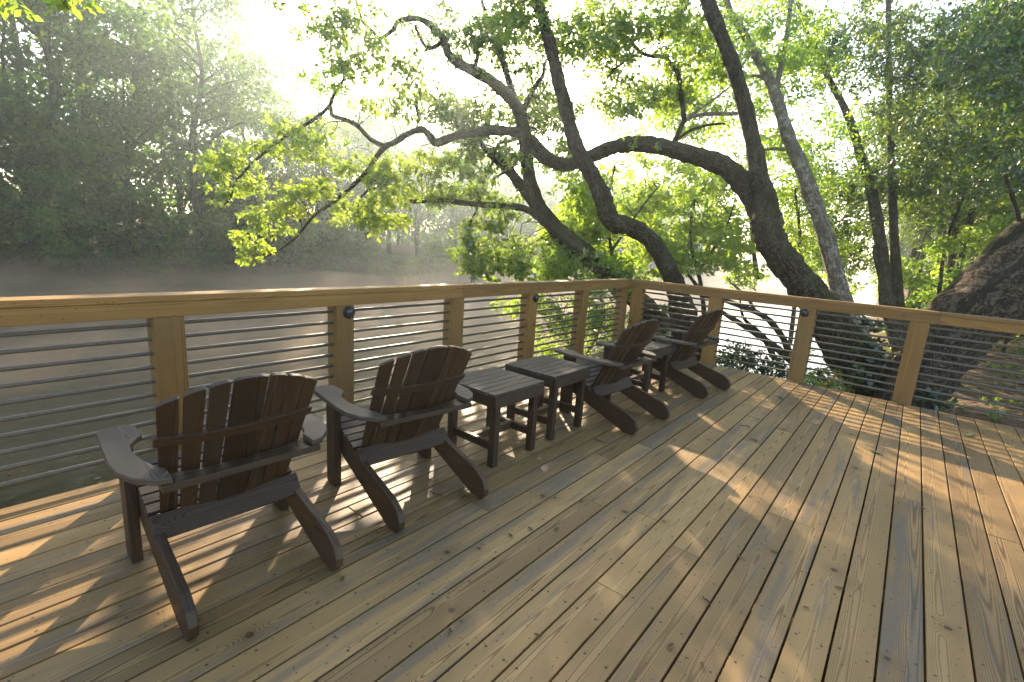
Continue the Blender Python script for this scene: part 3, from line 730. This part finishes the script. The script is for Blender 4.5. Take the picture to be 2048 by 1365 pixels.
ellC = [
 (860, 60, 60, 45, 10.5, 12, 8, 0.38, 140, .35), (960, 50, 70, 50, 10.5, 12.5, 12, 0.42, 170, .35), (1020, 90, 50, 60, 10.6, 12.4, 9, 0.4, 150, .4), (950, 110, 50, 35, 10.6, 12, 5, 0.34, 110, .4),
 (880, 215, 70, 35, 10.6, 12, 8, 0.36, 140, .55), (925, 258, 45, 40, 10.4, 13, 8, 0.36, 150, .5), (905, 215, 35, 30, 12.5, 15, 6, 0.4, 150, .5), (960, 225, 60, 40, 10.6, 12, 9, 0.38, 150, .55), (1010, 250, 50, 45, 10.8, 12.2, 7, 0.36, 150, .45), (1090, 230, 50, 50, 11, 12.5, 8, 0.38, 150, .45), (1085, 235, 60, 55, 12.5, 16, 18, 0.5, 210, .5), (1120, 310, 40, 30, 11.5, 13, 5, 0.4, 160, .5), (1080, 130, 40, 50, 11, 12.4, 6, 0.36, 140, .4),
 (940, 315, 55, 40, 10.4, 11.6, 8, 0.34, 150, .4), (1000, 310, 50, 30, 10.4, 11.6, 6, 0.32, 130, .45), (880, 320, 50, 30, 10.6, 11.6, 5, 0.3, 110, .5), (920, 380, 70, 32, 10.4, 11.6, 8, 0.33, 140, .6), (990, 390, 60, 35, 10.4, 11.6, 8, 0.33, 140, .55),
 (870, 395, 45, 18, 10.6, 11.4, 4, 0.24, 90, .75), (950, 470, 55, 30, 10.2, 11.4, 7, 0.3, 130, .6), (970, 520, 55, 30, 10.0, 11.2, 7, 0.3, 130, .65), (1050, 505, 70, 32, 10.0, 11.2, 10, 0.34, 160, .5), (1020, 440, 50, 25, 10.4, 11.4, 4, 0.28, 110, .6), (1000, 550, 45, 18, 10, 11, 4, 0.26, 100, .65),
]
tree("mossy_tree", "slender mossy tree leaning over the water, its forked limbs reaching up towards the sun", "tree", pt(1330, 660, 11.0),
     [(Cm, 11.0, dict(d1=11.4)), (C2, 11.3), (C3, 11.5), (C4, 11.2), (C5, 10.8, dict(d1=10.9)), (C6, 10.9), (C7, 11.0), (C8, 11.3), (C9, 11.2)], ellC, BARK, LEAF_C, 0.096, "trees rooted on the near bank")

# sycamore and the straight trunks behind
Em = [(1750, 740, 58), (1722, 690, 46), (1700, 640, 38), (1681, 587, 33), (1662, 514, 30), (1640, 440, 29), (1617, 375, 29), (1600, 327, 27), (1580, 283, 25), (1566, 239, 23), (1551, 191, 22), (1541, 164, 20), (1520, 126, 17), (1500, 92, 16), (1486, 65, 15), (1459, 20, 13), (1440, -50, 10), (1410, -180, 7)]
E2 = [(1552, 200, 13), (1555, 170, 11), (1560, 140, 10), (1568, 105, 9), (1574, 70, 9), (1582, 0, 8), (1592, -100, 6)]
E3 = [(1535, 160, 7), (1505, 152, 6), (1470, 168, 5), (1420, 205, 4), (1375, 235, 3)]
E4 = [(1475, 228, 8), (1430, 228, 8), (1390, 232, 7), (1360, 245, 5)]
E5 = [(1570, 300, 7), (1545, 298, 6), (1520, 300, 5), (1495, 290, 3)]
ellE = [(1340, 330, 150, 100, 15, 20, 18, 0.6, 210, .7), (1610, 400, 80, 140, 16, 22, 18, 0.6, 210, .55), (1450, 230, 150, 110, 16, 20, 18, 0.6, 210, .6), (1560, 540, 60, 40, 17, 22, 7, 0.5, 180, .6),
        (1450, 60, 120, 60, 12, 16, 20, 0.55, 190, .55), (1560, 70, 90, 70, 12, 16, 14, 0.55, 180, .45), (1400, 200, 110, 70, 13, 17, 18, 0.6, 200, .6), (1560, 180, 50, 50, 13, 17, 5, 0.5, 140, .5), (1620, 160, 70, 90, 13, 17, 12, 0.55, 180, .4),
        (1560, 330, 90, 70, 14, 18, 12, 0.55, 190, .5), (1380, 230, 90, 35, 13, 17, 8, 0.5, 180, .65), (1660, 300, 70, 80, 14, 18, 12, 0.6, 190, .35)]
tree("sycamore_tree", "tall pale mottled trunk with a thin fork, standing just right of the massive leaning trunk", "tree", pt(1740, 700, 13.0),
     [(Em, 13.0), (E2, 13.0), (E3, 13.0), (E4, 13.0), (E5, 13.0)], ellE, BARK_SYC, LEAF_B, 0.12, "trees rooted on the near bank", spray=0.3)
Fm = [(1800, 700, 30), (1785, 650, 27), (1774, 610, 25), (1768, 550, 23), (1761, 487, 22), (1752, 430, 21), (1744, 385, 20), (1733, 345, 18), (1722, 316, 17), (1703, 251, 15), (1683, 205, 13), (1665, 172, 12), (1636, 113, 9), (1605, 40, 7), (1580, -60, 4)]
F2 = [(1764, 560, 10), (1752, 520, 9), (1750, 490, 7)]
ellF = [(1650, 430, 90, 110, 18, 24, 20, 0.7, 210, .45), (1730, 300, 80, 120, 18, 24, 16, 0.7, 210, .35), (1560, 300, 60, 100, 18, 23, 10, 0.65, 200, .5), (1700, 120, 90, 80, 14, 19, 16, 0.6, 200, .35), (1690, 400, 70, 80, 15, 20, 14, 0.6, 200, .3), (1800, 300, 60, 100, 15, 20, 14, 0.65, 200, .25), (1710, 500, 60, 50, 16, 21, 8, 0.6, 170, .45), (1760, 40, 70, 50, 14, 19, 10, 0.6, 190, .3)]
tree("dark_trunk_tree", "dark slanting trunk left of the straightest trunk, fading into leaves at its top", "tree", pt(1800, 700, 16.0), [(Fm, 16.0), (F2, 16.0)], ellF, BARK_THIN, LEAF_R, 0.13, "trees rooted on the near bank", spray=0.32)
Gm = [(1812, 700, 25), (1803, 650, 23), (1797, 610, 22), (1792, 540, 19), (1787, 450, 16), (1783, 359, 13), (1780, 250, 12), (1778, 154, 11), (1777, 60, 10), (1776, -60, 8), (1774, -200, 5)]
ellG = [(1860, 120, 90, 80, 14, 20, 18, 0.65, 210, .3), (1850, 260, 80, 70, 15, 21, 14, 0.65, 200, .25), (1790, 180, 60, 60, 14, 19, 8, 0.55, 170, .4), (1860, 400, 70, 60, 17, 23, 12, 0.65, 190, .3), (1940, 60, 90, 60, 13, 18, 22, 0.65, 200, .1), (1900, 330, 80, 70, 14, 20, 16, 0.65, 200, .15)]
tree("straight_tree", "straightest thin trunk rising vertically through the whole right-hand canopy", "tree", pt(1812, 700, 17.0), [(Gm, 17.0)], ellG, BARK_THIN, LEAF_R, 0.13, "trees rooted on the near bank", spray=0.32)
Hm = [(1745, 900, 130), (1800, 825, 108), (1840, 760, 104), (1885, 695, 112), (1945, 630, 122), (2010, 580, 128), (2080, 530, 128), (2200, 450, 120), (2360, 350, 105), (2560, 230, 85), (2800, 60, 55)]
tree("leaning_tree", "huge rough trunk leaning away to the right, its thick base rising behind the shorter railing", "tree", pt(1745, 900, 7.9), [(Hm, 7.9, dict(sides=28, jag=0.14, n=8))],
     [(1990, 160, 70, 90, 10, 14, 26, 0.6, 200, .1), (1980, 330, 70, 70, 11, 15, 20, 0.6, 200, .1), (2060, 60, 60, 90, 9, 12, 18, 0.55, 190, .1), (2120, 250, 80, 150, 9, 12, 12, 0.5, 190, .15)], BARK_H, LEAF_R, 0.1, "trees rooted on the near bank", spray=0.28)
Im = [(1855, 650, 46), (1900, 605, 48), (1945, 565, 52), (2000, 510, 56), (2060, 455, 56), (2150, 380, 50), (2300, 260, 40)]
tree("leaning_tree", "second leaning trunk showing just above and behind the huge rough one", "tree", pt(1855, 650, 9.4), [(Im, 9.4, dict(d1=9.6)), ([(2040, 450, 8), (2030, 410, 7), (2020, 380, 7), (2010, 350, 5)], 9.5)],
     [(2020, 280, 60, 60, 10, 13, 5, 0.5, 170, .2)], BARK, LEAF_R, 0.1, "trees rooted on the near bank", spray=0.28)

# small stems, bank bushes and dead branches around the railing corner
def bush(name, label, base, stems, ell, leaf, size, group, spray=0.22, cat="shrub", shade=True):
    return tree(name, label, cat, base, stems, ell, BARK_THIN, leaf, size, group, spray=spray, shade=shade)
bush("bank_sapling", "bright yellow-green sapling spreading behind the elbow-bent trunk, over the railing corner", pt(1250, 690, 11), [([(1250, 690, 10), (1240, 620, 9), (1225, 520, 7), (1215, 420, 5), (1230, 330, 3)], 11.5), ([(1235, 600, 7), (1190, 540, 5), (1140, 500, 3)], 11.5), ([(1225, 500, 6), (1280, 420, 4), (1320, 370, 2)], 12)],
     [(1190, 385, 45, 45, 10, 11.5, 12, 0.4, 200, .7), (1190, 430, 57, 69, 11, 13, 22, 0.42, 190, .75), (1150, 480, 69, 57, 11, 13, 19, 0.4, 180, .7), (1260, 370, 69, 57, 12, 14, 18, 0.42, 180, .75), (1180, 540, 92, 34, 10.5, 12.5, 19, 0.38, 180, .6), (1110, 545, 80, 23, 10, 12, 13, 0.32, 140, .55), (1330, 350, 69, 46, 12, 15, 13, 0.45, 180, .75)], LEAF_B, 0.102, "saplings on the bank", cat="sapling")
bush("bank_sapling", "bright sapling filling the gap under the arching limb, left of the massive trunk", pt(1420, 720, 12.5), [([(1420, 720, 12), (1410, 640, 10), (1400, 560, 8), (1380, 480, 6), (1390, 400, 4)], 13), ([(1408, 590, 8), (1350, 520, 5), (1300, 490, 3)], 13), ([(1400, 540, 7), (1450, 460, 4), (1470, 400, 3)], 13)],
     [(1330, 430, 69, 69, 13, 16, 21, 0.5, 200, .8), (1420, 420, 69, 69, 13, 16, 22, 0.5, 200, .8), (1400, 500, 92, 46, 12, 15, 21, 0.45, 190, .65), (1300, 520, 69, 40, 12, 14, 13, 0.4, 170, .65), (1460, 530, 69, 40, 12, 15, 11, 0.4, 160, .55), (1450, 370, 46, 28, 13, 16, 8, 0.45, 160, .8)], LEAF_B, 0.114, "saplings on the bank", cat="sapling")
bush("bank_sapling", "thin sapling standing between the massive trunk and the pale mottled trunk", pt(1580, 690, 15), [([(1580, 690, 9), (1590, 600, 8), (1600, 480, 6), (1590, 380, 4)], 16), ([(1515, 560, 10), (1507, 500, 8), (1502, 440, 7), (1500, 420, 5)], 15)],
     [(1590, 430, 57, 69, 15, 19, 14, 0.55, 190, .6), (1620, 520, 57, 46, 15, 19, 11, 0.5, 170, .6), (1690, 450, 46, 69, 16, 20, 13, 0.55, 180, .45), (1560, 480, 46, 34, 15, 18, 8, 0.5, 150, .65), (1700, 560, 34, 23, 16, 20, 5, 0.4, 120, .6)], LEAF_B, 0.11, "saplings on the bank", spray=0.28, cat="sapling")
bush("bank_bush", "yellow-green bush growing on the bank below the deck corner, seen through the rods", pt(1150, 760, 10.2), [([(1150, 760, 8), (1140, 700, 6), (1120, 640, 4)], 10.2), ([(1155, 740, 7), (1190, 680, 5), (1210, 630, 3)], 10.2)],
     [(1120, 690, 60, 40, 9.6, 11, 12, 0.36, 180, .75), (1190, 650, 50, 45, 9.6, 11, 10, 0.34, 170, .65), (1120, 620, 60, 35, 9.6, 11, 9, 0.33, 160, .6), (1040, 620, 40, 22, 10, 11, 5, 0.26, 110, .7), (1210, 600, 45, 25, 9.8, 11, 6, 0.3, 130, .6)], LEAF_B, 0.075, "bushes on the bank")
bush("bank_bush", "dark leafy bush outside the shorter railing, behind the two far chairs", pt(1440, 790, 9.2), [([(1440, 790, 8), (1430, 740, 6), (1420, 690, 4)], 9.2), ([(1445, 780, 7), (1490, 730, 5), (1520, 700, 3)], 9.2)],
     [(1440, 725, 70, 35, 8.9, 10, 13, 0.34, 190, .05), (1510, 740, 60, 28, 8.9, 10, 9, 0.3, 170, .1), (1380, 690, 50, 40, 9.2, 10.3, 8, 0.34, 170, .1), (1330, 650, 60, 40, 9.6, 10.6, 8, 0.34, 160, .3)], LEAF_R, 0.07, "bushes on the bank")
bush("bank_bush", "low bright green bush at the foot of the massive trunk, outside the shorter railing", pt(1630, 800, 8.6), [([(1630, 800, 5), (1635, 770, 4), (1640, 740, 2)], 8.6)],
     [(1640, 765, 35, 25, 8.3, 9.0, 7, 0.25, 150, .85), (1610, 780, 25, 15, 8.2, 8.8, 4, 0.2, 100, .8), (1680, 785, 25, 12, 8.1, 8.6, 3, 0.2, 100, .7), (1600, 690, 30, 25, 9.4, 10.2, 3, 0.25, 90, .4)], LEAF_B, 0.06, "bushes on the bank")
def dead(label, paths, d):
    t = thing("dead_branch", label, "branch", tuple(pt(*paths[0][0][:2], d)), 0, "dead branches on the bank")
    mb = MB()
    for p in paths: limb(mb, p, d, jag=0.15)
    b0 = np.array(t.location); mb.v = [tuple(np.array(v)-b0) for v in mb.v]; mb.build("bough", BARK_THIN, t, smooth=True)
dead("fallen dark branch slanting down to the water behind the last chair's back", [[(1600, 770, 14), (1573, 691, 13), (1545, 648, 12), (1512, 625, 11), (1448, 601, 9), (1400, 592, 6)], [(1512, 625, 7), (1490, 590, 5), (1460, 565, 3)]], 10.5)
dead("forked dead branch low over the water, left of the shorter railing's lamp post", [[(1600, 740, 14), (1561, 703, 14), (1535, 683, 13), (1487, 652, 12), (1459, 634, 10), (1420, 610, 5)], [(1550, 720, 12), (1530, 679, 11), (1512, 660, 9), (1487, 636, 6), (1480, 600, 3)]], 9.9)
# ivy on the massive trunk's foot
def ivy():
    cl = []
    for u, v, r in ((1740, 720, 30), (1760, 760, 30), (1735, 690, 20), (1780, 790, 28), (1725, 765, 20), (1770, 735, 20), (1850, 640, 14), (1745, 640, 14), (1880, 800, 16)):
        for _ in range(3): cl.append((*pt(u+random.gauss(0, r*.6), v+random.gauss(0, r*.6), 8.2 if u < 1840 else 7.3), 0.16, 0.9, 40, 0.15))
    P, D, T, _ = leaf_points(cl, 8, 0.16)
    o = leaf_obj("ivy", P, D, T, 0.085, LEAF_R, None, 0.85, up=0.2)
    tag(o, "dark ivy creeping over the foot of the massive trunk", "ivy")
ivy()
# leafy sprig hanging into the picture at the top left corner
bush("hanging_sprig", "leafy sprig hanging down from above at the top left corner", pt(60, -120, 5), [([(60, -120, 5), (90, -60, 4), (110, -10, 3), (130, 8, 2)], 5), ([(80, -80, 3), (30, -30, 2), (10, 0, 2)], 5)],
     [(130, 2, 40, 16, 4.9, 5.1, 4, 0.11, 26, .8), (15, 2, 20, 14, 4.9, 5.1, 2, 0.10, 20, .8), (90, -60, 60, 30, 4.9, 5.2, 4, 0.15, 40, .7)], LEAF_B, 0.10, None, cat="branch")

# ------------------------------------------------------------------ woods on the near bank, receding to the right
def make_wood_tree(name, label, cat, loc, h, cw, trunk_r, leaf, lsize, nclump, nl, low, group, bark, lean=0.0, csize=1.0):
    t = thing(name, label, cat, loc, random.random()*6.28, group)
    mb = MB()
    K = 8; pts = []; x = y = 0.0
    for i in range(K+1):
        pts.append((x, y, h*0.93*i/K-0.3)); x += random.gauss(lean, 0.09)*h/K; y += random.gauss(0, 0.09)*h/K
    A = catmull(np.array([(*p, trunk_r*(1-0.85*i/K)) for i, p in enumerate(pts)]), 3)
    mb.tube(A[:, :3], A[:, 3], 9, jag=0.08)
    cl = []; sk = [A]
    for i in range(nclump):
        z = h*(low+(1-low)*(i+random.random())/nclump); f = (z/h-low)/(1-low)
        prof = cw*(0.45+0.9*math.sin(math.pi*min(1, 0.12+0.80*f))**0.8)*0.72
        a = random.random()*6.28; rr = prof*math.sqrt(random.uniform(0.12, 1))
        tx = np.interp(z, A[:, 2], A[:, 0]); ty = np.interp(z, A[:, 2], A[:, 1])
        c = (tx+rr*math.cos(a), ty+rr*math.sin(a), z+random.gauss(0, 0.2))
        k = random.uniform(0.7, 1.3)
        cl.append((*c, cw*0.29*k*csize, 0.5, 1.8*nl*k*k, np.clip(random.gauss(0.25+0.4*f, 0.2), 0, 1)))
        if i % 2 == 0:
            zz = max(0.3, z-rr*0.7); s = np.array([np.interp(zz, A[:, 2], A[:, 0]), np.interp(zz, A[:, 2], A[:, 1]), zz])
            m_ = (s+np.array(c))/2+np.array([0, 0, 0.1*rr]); q = catmull([s, m_, np.array(c)], 4)
            mb.tube(q, np.linspace(trunk_r*0.35*(1-0.6*f)+0.01, 0.012, len(q)), 5)
    P, D, T, tw = leaf_points(cl, 12, lsize*2.6)
    mb.build("trunk", bark, t, smooth=True)
    leaf_obj("crown", P, D, T, lsize, leaf, t, 0.6)
    return t
gz = lambda x, y: float(ground_z(np.array(x, float), np.array(y, float)))
WG = "trees of the wood beyond the shorter railing"
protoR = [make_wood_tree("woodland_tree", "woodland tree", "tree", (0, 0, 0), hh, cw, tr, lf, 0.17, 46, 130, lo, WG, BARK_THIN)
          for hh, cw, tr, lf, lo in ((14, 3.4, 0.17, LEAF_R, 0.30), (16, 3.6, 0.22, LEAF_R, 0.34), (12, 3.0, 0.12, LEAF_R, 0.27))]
spotsR = [(21, -4.6), (24, -7.5), (19, -7.2), (27, -4.0), (31, -6.2), (30, -9.5), (36, -4.6), (37, -8.2), (42, -6), (44, -10), (50, -5), (52, -9), (60, -4), (62, -8), (24, -11), (33, -13), (16.5, -9.5), (48, -2.6), (70, -3), (29, -2.7)]
for i, (x, y) in enumerate(spotsR):
    k = random.uniform(0.85, 1.2); lab = "distant tree of the shady wood beyond the leaning trunks at the right"
    if i < 3:
        o = protoR[i]; o.location = (x, y, gz(x, y)); o["label"] = lab
    else: dup(protoR[i % 3], (x, y, gz(x, y)), random.random()*6.28, lab, None, (k, k, k))
UG = "low saplings of the wood"
protoU = [make_wood_tree("understory_sapling", "sapling", "sapling", (0, 0, 0), hh, cw, 0.04, LEAF_B, 0.12, 18, 110, 0.15, UG, BARK_THIN) for hh, cw in ((4.2, 1.5), (3.2, 1.4))]
for i, (x, y) in enumerate([(15, -4.4), (18, -3.4), (20, -5.8), (23, -3.4), (26, -5.6), (29, -7.4), (34, -5.2), (22, -8.8), (39, -6.6), (46, -4.4), (13.5, -5.8), (56, -6.5)]):
    lab = "bright green sapling lit in the gap between the straight trunk and the leaning trunks"; k = random.uniform(0.8, 1.2)
    if i < 2: o = protoU[i]; o.location = (x, y, gz(x, y)); o["label"] = lab
    else: dup(protoU[i % 2], (x, y, gz(x, y)), random.random()*6.28, lab, None, (k, k, k))
TG = "bare thin trunks in the wood"
def thin_trunk(x, y, h, r, lean, label):
    t = thing("thin_trunk", label, "tree", (x, y, gz(x, y)), 0, TG)
    mb = MB(); P = [(random.gauss(0, .05)*i+lean*i, random.gauss(0, .04)*i+lean*0.5*i, h*i/7-0.2) for i in range(8)]
    A = catmull(np.array([(*p, r*(1-0.6*i/7)) for i, p in enumerate(P)]), 3); mb.tube(A[:, :3], A[:, 3], 8, jag=0.1)
    mb.build("trunk", BARK_THIN, t, smooth=True)
for i, (u, v, d, r, ln) in enumerate([(1905, 590, 20, 0.16, 0.03), (1848, 585, 26, 0.11, 0.0), (1868, 600, 18, 0.07, -0.05), (1830, 595, 28, 0.12, 0.01), (1880, 585, 34, 0.13, 0.0), (1930, 580, 26, 0.10, 0.02), (1960, 570, 22, 0.06, 0.09), (1858, 580, 40, 0.14, 0), (1893, 580, 44, 0.14, 0.02), (1945, 575, 38, 0.12, 0), (1818, 595, 24, 0.07, 0.03), (1980, 560, 24, 0.06, 0.04)]):
    p = pt(u, v, d)
    thin_trunk(p[0], p[1], random.uniform(9, 13), r, ln, "thin bare trunk in the shady wood seen above the leaning trunks' base")
def far_woods():
    cl = []
    for _ in range(620):
        x = random.uniform(62, 120); y = random.uniform(-26, 3) - (x-62)*0.05; z = random.uniform(-0.5, 13)
        cl.append((x, y, z, 1.6, 0.7, 110, np.clip(random.gauss(.4, .2), 0, 1)))
    for _ in range(330):
        x = random.uniform(24, 62); y = random.uniform(-24, -11); z = random.uniform(0, 12)
        cl.append((x, y, z, 1.3, 0.7, 110, np.clip(random.gauss(.3, .2), 0, 1)))
    P, D, T, _ = leaf_points(cl, 12, 0.7)
    tag(leaf_obj("far_woods", P, D, T, 0.34, LEAF_R), kind="stuff")
    cl = []
    for _ in range(1050):
        x = random.uniform(-45, 130); y = random.uniform(48, 60); z = random.uniform(0, 8.5)
        cl.append((x, y, z, 1.9, 0.7, 110, np.clip(random.gauss(.25, .2), 0, 1)))
    P, D, T, _ = leaf_points(cl, 12, 0.8)
    tag(leaf_obj("far_woods", P, D, T, 0.42, LEAF_F), kind="stuff")
far_woods()

# ------------------------------------------------------------------ the far bank
FG = "hazy trees on the far bank"
protoF = [make_wood_tree("riverbank_tree", "tree", "tree", (0, 0, 0), hh, cw, tr, LEAF_F, 0.30, nc, 105, lo, FG, BARK_FAR, csize=1.0)
          for hh, cw, tr, nc, lo in ((16, 4.4, 0.30, 38, 0.20), (18, 4.2, 0.34, 38, 0.28), (14, 4.0, 0.24, 32, 0.12), (17, 4.8, 0.36, 40, 0.22))]
cnt = 0
for row, (y0, step) in enumerate(((36.0, 4.4), (42.0, 5.2), (50.0, 6.5))):
    x = -24.0
    while x < 118:
        y = y0+random.uniform(-1.5, 1.5)
        k = random.uniform(0.88, 1.12)*(1.04 if x < 10 else 0.80)*(1.0, 1.05, 1.15)[row]
        if x < 4: lab = "tall hazy tree of the dark grove on the far bank at the left"
        elif x < 26: lab = "misty tree on the far bank behind the drooping yellow-green sprays"
        else: lab = "far bank tree almost lost in the bright mist beyond the slender mossy tree"
        if cnt < 4:
            o = protoF[cnt]; o.location = (x, y, gz(x, y)); o.scale = (k, k, k); o["label"] = lab
        else: o = dup(protoF[(cnt*7+row) % 4], (x, y, gz(x, y)), random.random()*6.28, lab, None, (k*random.uniform(.9, 1.1), k*random.uniform(.9, 1.1), k))
        o["group"] = FG + (" at the left" if x < 4 else " in the middle" if x < 26 else " in the brightest mist")
        cnt += 1; x += step*random.uniform(0.75, 1.25)
SG = "bushes along the far waterline"
protoS = [make_wood_tree("waterside_bush", "bush", "shrub", (0, 0, 0), hh, cw, 0.07, LEAF_F, 0.26, 26, 110, 0.05, SG, BARK_FAR) for hh, cw in ((5.5, 2.6), (4.0, 2.4))]
cnt = 0; x = -20.0
while x < 100:
    y = 33.0+1.2*math.sin(x*0.17)+random.uniform(-0.4, 1.5); k = random.uniform(0.55, 1.25)
    lab = "rounded bush at the foot of the dark grove on the far bank" if x < 6 else "misty bush on the far waterline"
    if cnt < 2: o = protoS[cnt]; o.location = (x, y, gz(x, y)); o["label"] = lab
    else: o = dup(protoS[cnt % 2], (x, y, gz(x, y)), random.random()*6.28, lab, None, (k, k, k*random.uniform(.8, 1.1)))
    o["group"] = SG + (" at the left" if x < 6 else " in the mist")
    cnt += 1; x += random.uniform(1.6, 3.4)
DW = plain("driftwood", (0.15, 0.115, 0.08), 0.9, 0, 8, 0.3)
for i, (x, ln, a) in enumerate([(-6.5, 3.4, 0.2), (-3.5, 4.2, -0.3), (-1.0, 3.0, 0.5), (1.6, 4.0, 0.1), (4.6, 3.2, -0.5), (6.8, 3.8, 0.35)]):
    y = 32.0+1.2*math.sin(x*0.17); z0 = ZW+0.15
    t = thing("driftwood", "pale fallen branch lying along the far waterline at the left", "driftwood", (x, y, z0), a, "driftwood on the far waterline")
    for k in range(3):
        mb = MB(); q = [np.array([0, 0, 0.0])]; dr = np.array([random.uniform(.6, 1)*random.choice([-1, 1]), random.uniform(-.4, .3), random.uniform(.0, .5)])
        for j in range(5): q.append(q[-1]+dr*ln/5*random.uniform(.7, 1.2)+np.array([0, random.gauss(0, .12), random.gauss(-.02, .12)]))
        q = catmull(q, 3); mb.tube(q, np.linspace(0.07, 0.015, len(q)), 6); mb.build("branch", DW, t, smooth=True)

# ------------------------------------------------------------------ ground cover near the railing
def ground_cover():
    n = 9000
    x = RNG.uniform(0.15, 22, n); y = RNG.uniform(-12, 0.5, n); z = ground_z(x, y)
    k = z > -2.0
    P = np.stack([x, y, z+0.015], -1)[k]; D = unit(RNG.normal(size=(len(P), 3))*[1, 1, 0.15])
    tag(leaf_obj("leaf_litter", P, D, RNG.random(len(P)), 0.10, LITTER, None, 0.6, up=2.5), kind="stuff")
    cl = []
    for _ in range(420):
        a = random.random()
        if a < 0.45: px_, py_ = random.uniform(0.2, 1.4), random.uniform(-7.5, -1.8)
        else: px_, py_ = random.uniform(1.0, 24), random.uniform(-11, -1.5)
        if math.sin(px_*1.3+py_*0.9)+math.sin(py_*1.7) < -0.2 and random.random() < .8: continue
        cl.append((px_, py_, gz(px_, py_)+0.06, 0.16, 0.6, 50, np.clip(random.gauss(.5, .25), 0, 1)))
    for _ in range(70):
        px_, py_ = random.uniform(0.15, 1.5), random.uniform(-3.4, -1.9)
        cl.append((px_, py_, gz(px_, py_)+0.12, 0.17, 0.9, 70, np.clip(random.gauss(.8, .15), 0, 1)))
    P, D, T, _ = leaf_points(cl, 10, 0.12); D = unit(D*[1, 1, .3]+[0, 0, .7])
    tag(leaf_obj("ground_cover", P, D, T, 0.085, GRASS, None, 0.35, up=0.3), kind="stuff")
ground_cover()

# ------------------------------------------------------------------ small debris on the deck
M_LEAFG = plain("fallen_green_leaf", (0.07, 0.10, 0.02), 0.6); M_LEAFB = plain("fallen_brown_leaf", (0.10, 0.055, 0.025), 0.8); M_TWIG = plain("twig", (0.035, 0.022, 0.014), 0.9)
def fallen_leaf(u, v, s, mat, label):
    x, y = on_deck(u, v); t = bpy.data.objects.new("fallen_leaf", None)
    me = bpy.data.meshes.new("fallen_leaf")
    P = []
    out = [(0, 0), (0.25, 0.16), (0.55, 0.2), (0.85, 0.1), (1, 0), (0.85, -0.1), (0.55, -0.2), (0.25, -0.16)]
    vs = [(a*s, b*s, 0.006+0.012*abs(b)*s*8+0.01*s*math.sin(a*3)) for a, b in out]+[(a*s, 0, 0.004) for a in (0.25, 0.55, 0.85)]
    f = [(0, 8, 1), (1, 8, 9, 2), (2, 9, 10, 3), (3, 10, 4), (0, 7, 8), (7, 6, 9, 8), (6, 5, 10, 9), (5, 4, 10)]
    me.from_pydata(vs, [], f); me.materials.append(mat)
    o = bpy.data.objects.new("fallen_leaf", me); COL.objects.link(o); o.location = (x, y, 0.002); o.rotation_euler = (0, 0, random.random()*6.28)
    tag(o, label, "leaf")
fallen_leaf(1568, 800, 0.12, M_LEAFG, "dark green fallen leaf on the boards near the middle post of the shorter railing")
fallen_leaf(1935, 866, 0.16, M_LEAFG, "long green fallen leaf on the sunlit boards by the shorter railing's rods")
fallen_leaf(1765, 912, 0.11, M_LEAFG, "green fallen leaf on the sunlit boards a step in from the shorter railing")
fallen_leaf(1500, 880, 0.07, M_LEAFB, "brown fallen leaf on the boards right of the last chair's feet")
fallen_leaf(2040, 1305, 0.10, M_LEAFB, "brown fallen leaf at the right edge of the boards")
def twig(u, v, L, label):
    x, y = on_deck(u, v); mb = MB(); a = random.random()*6.28
    q = [(0, 0, 0.005), (L*.4*math.cos(a), L*.4*math.sin(a), 0.008), (L*.7*math.cos(a+.3), L*.7*math.sin(a+.3), 0.006), (L*math.cos(a+.2), L*math.sin(a+.2), 0.005)]
    mb.tube(catmull(q, 3), np.linspace(0.004, 0.002, 10), 6)
    o = mb.build("twig", M_TWIG, smooth=True); o.location = (x, y, 0.001); tag(o, label, "twig")
twig(1420, 1214, 0.06, "short dark twig in a board gap at the lower middle of the deck")
twig(860, 985, 0.10, "dark twig on the boards behind the second chair")
twig(1500, 855, 0.09, "thin twig on the boards between the last chair and the shorter railing")
twig(1190, 880, 0.08, "thin twig on the boards behind the third chair")
for _ in range(16):
    u, v = random.uniform(250, 2000), random.uniform(880, 1350)
    fallen_leaf(u, v, random.uniform(0.025, 0.05), M_LEAFB, "tiny brown leaf fragment lying loose on the deck boards")
for o in list(COL.objects):
    if o.get("label", "").startswith("tiny brown leaf"): o["group"] = "tiny leaf fragments on the deck"
def floating():
    n = 260; x = RNG.uniform(-13, 2, n); y = RNG.uniform(0.4, 9, n)**1.0
    P = np.stack([x, y, np.full(n, ZW+0.012)], -1); D = unit(RNG.normal(size=(n, 3))*[1, 1, 0.02])
    tag(leaf_obj("floating_leaves", P, D, RNG.random(n), 0.07, LITTER, None, 0.6, up=6), kind="stuff")
floating()
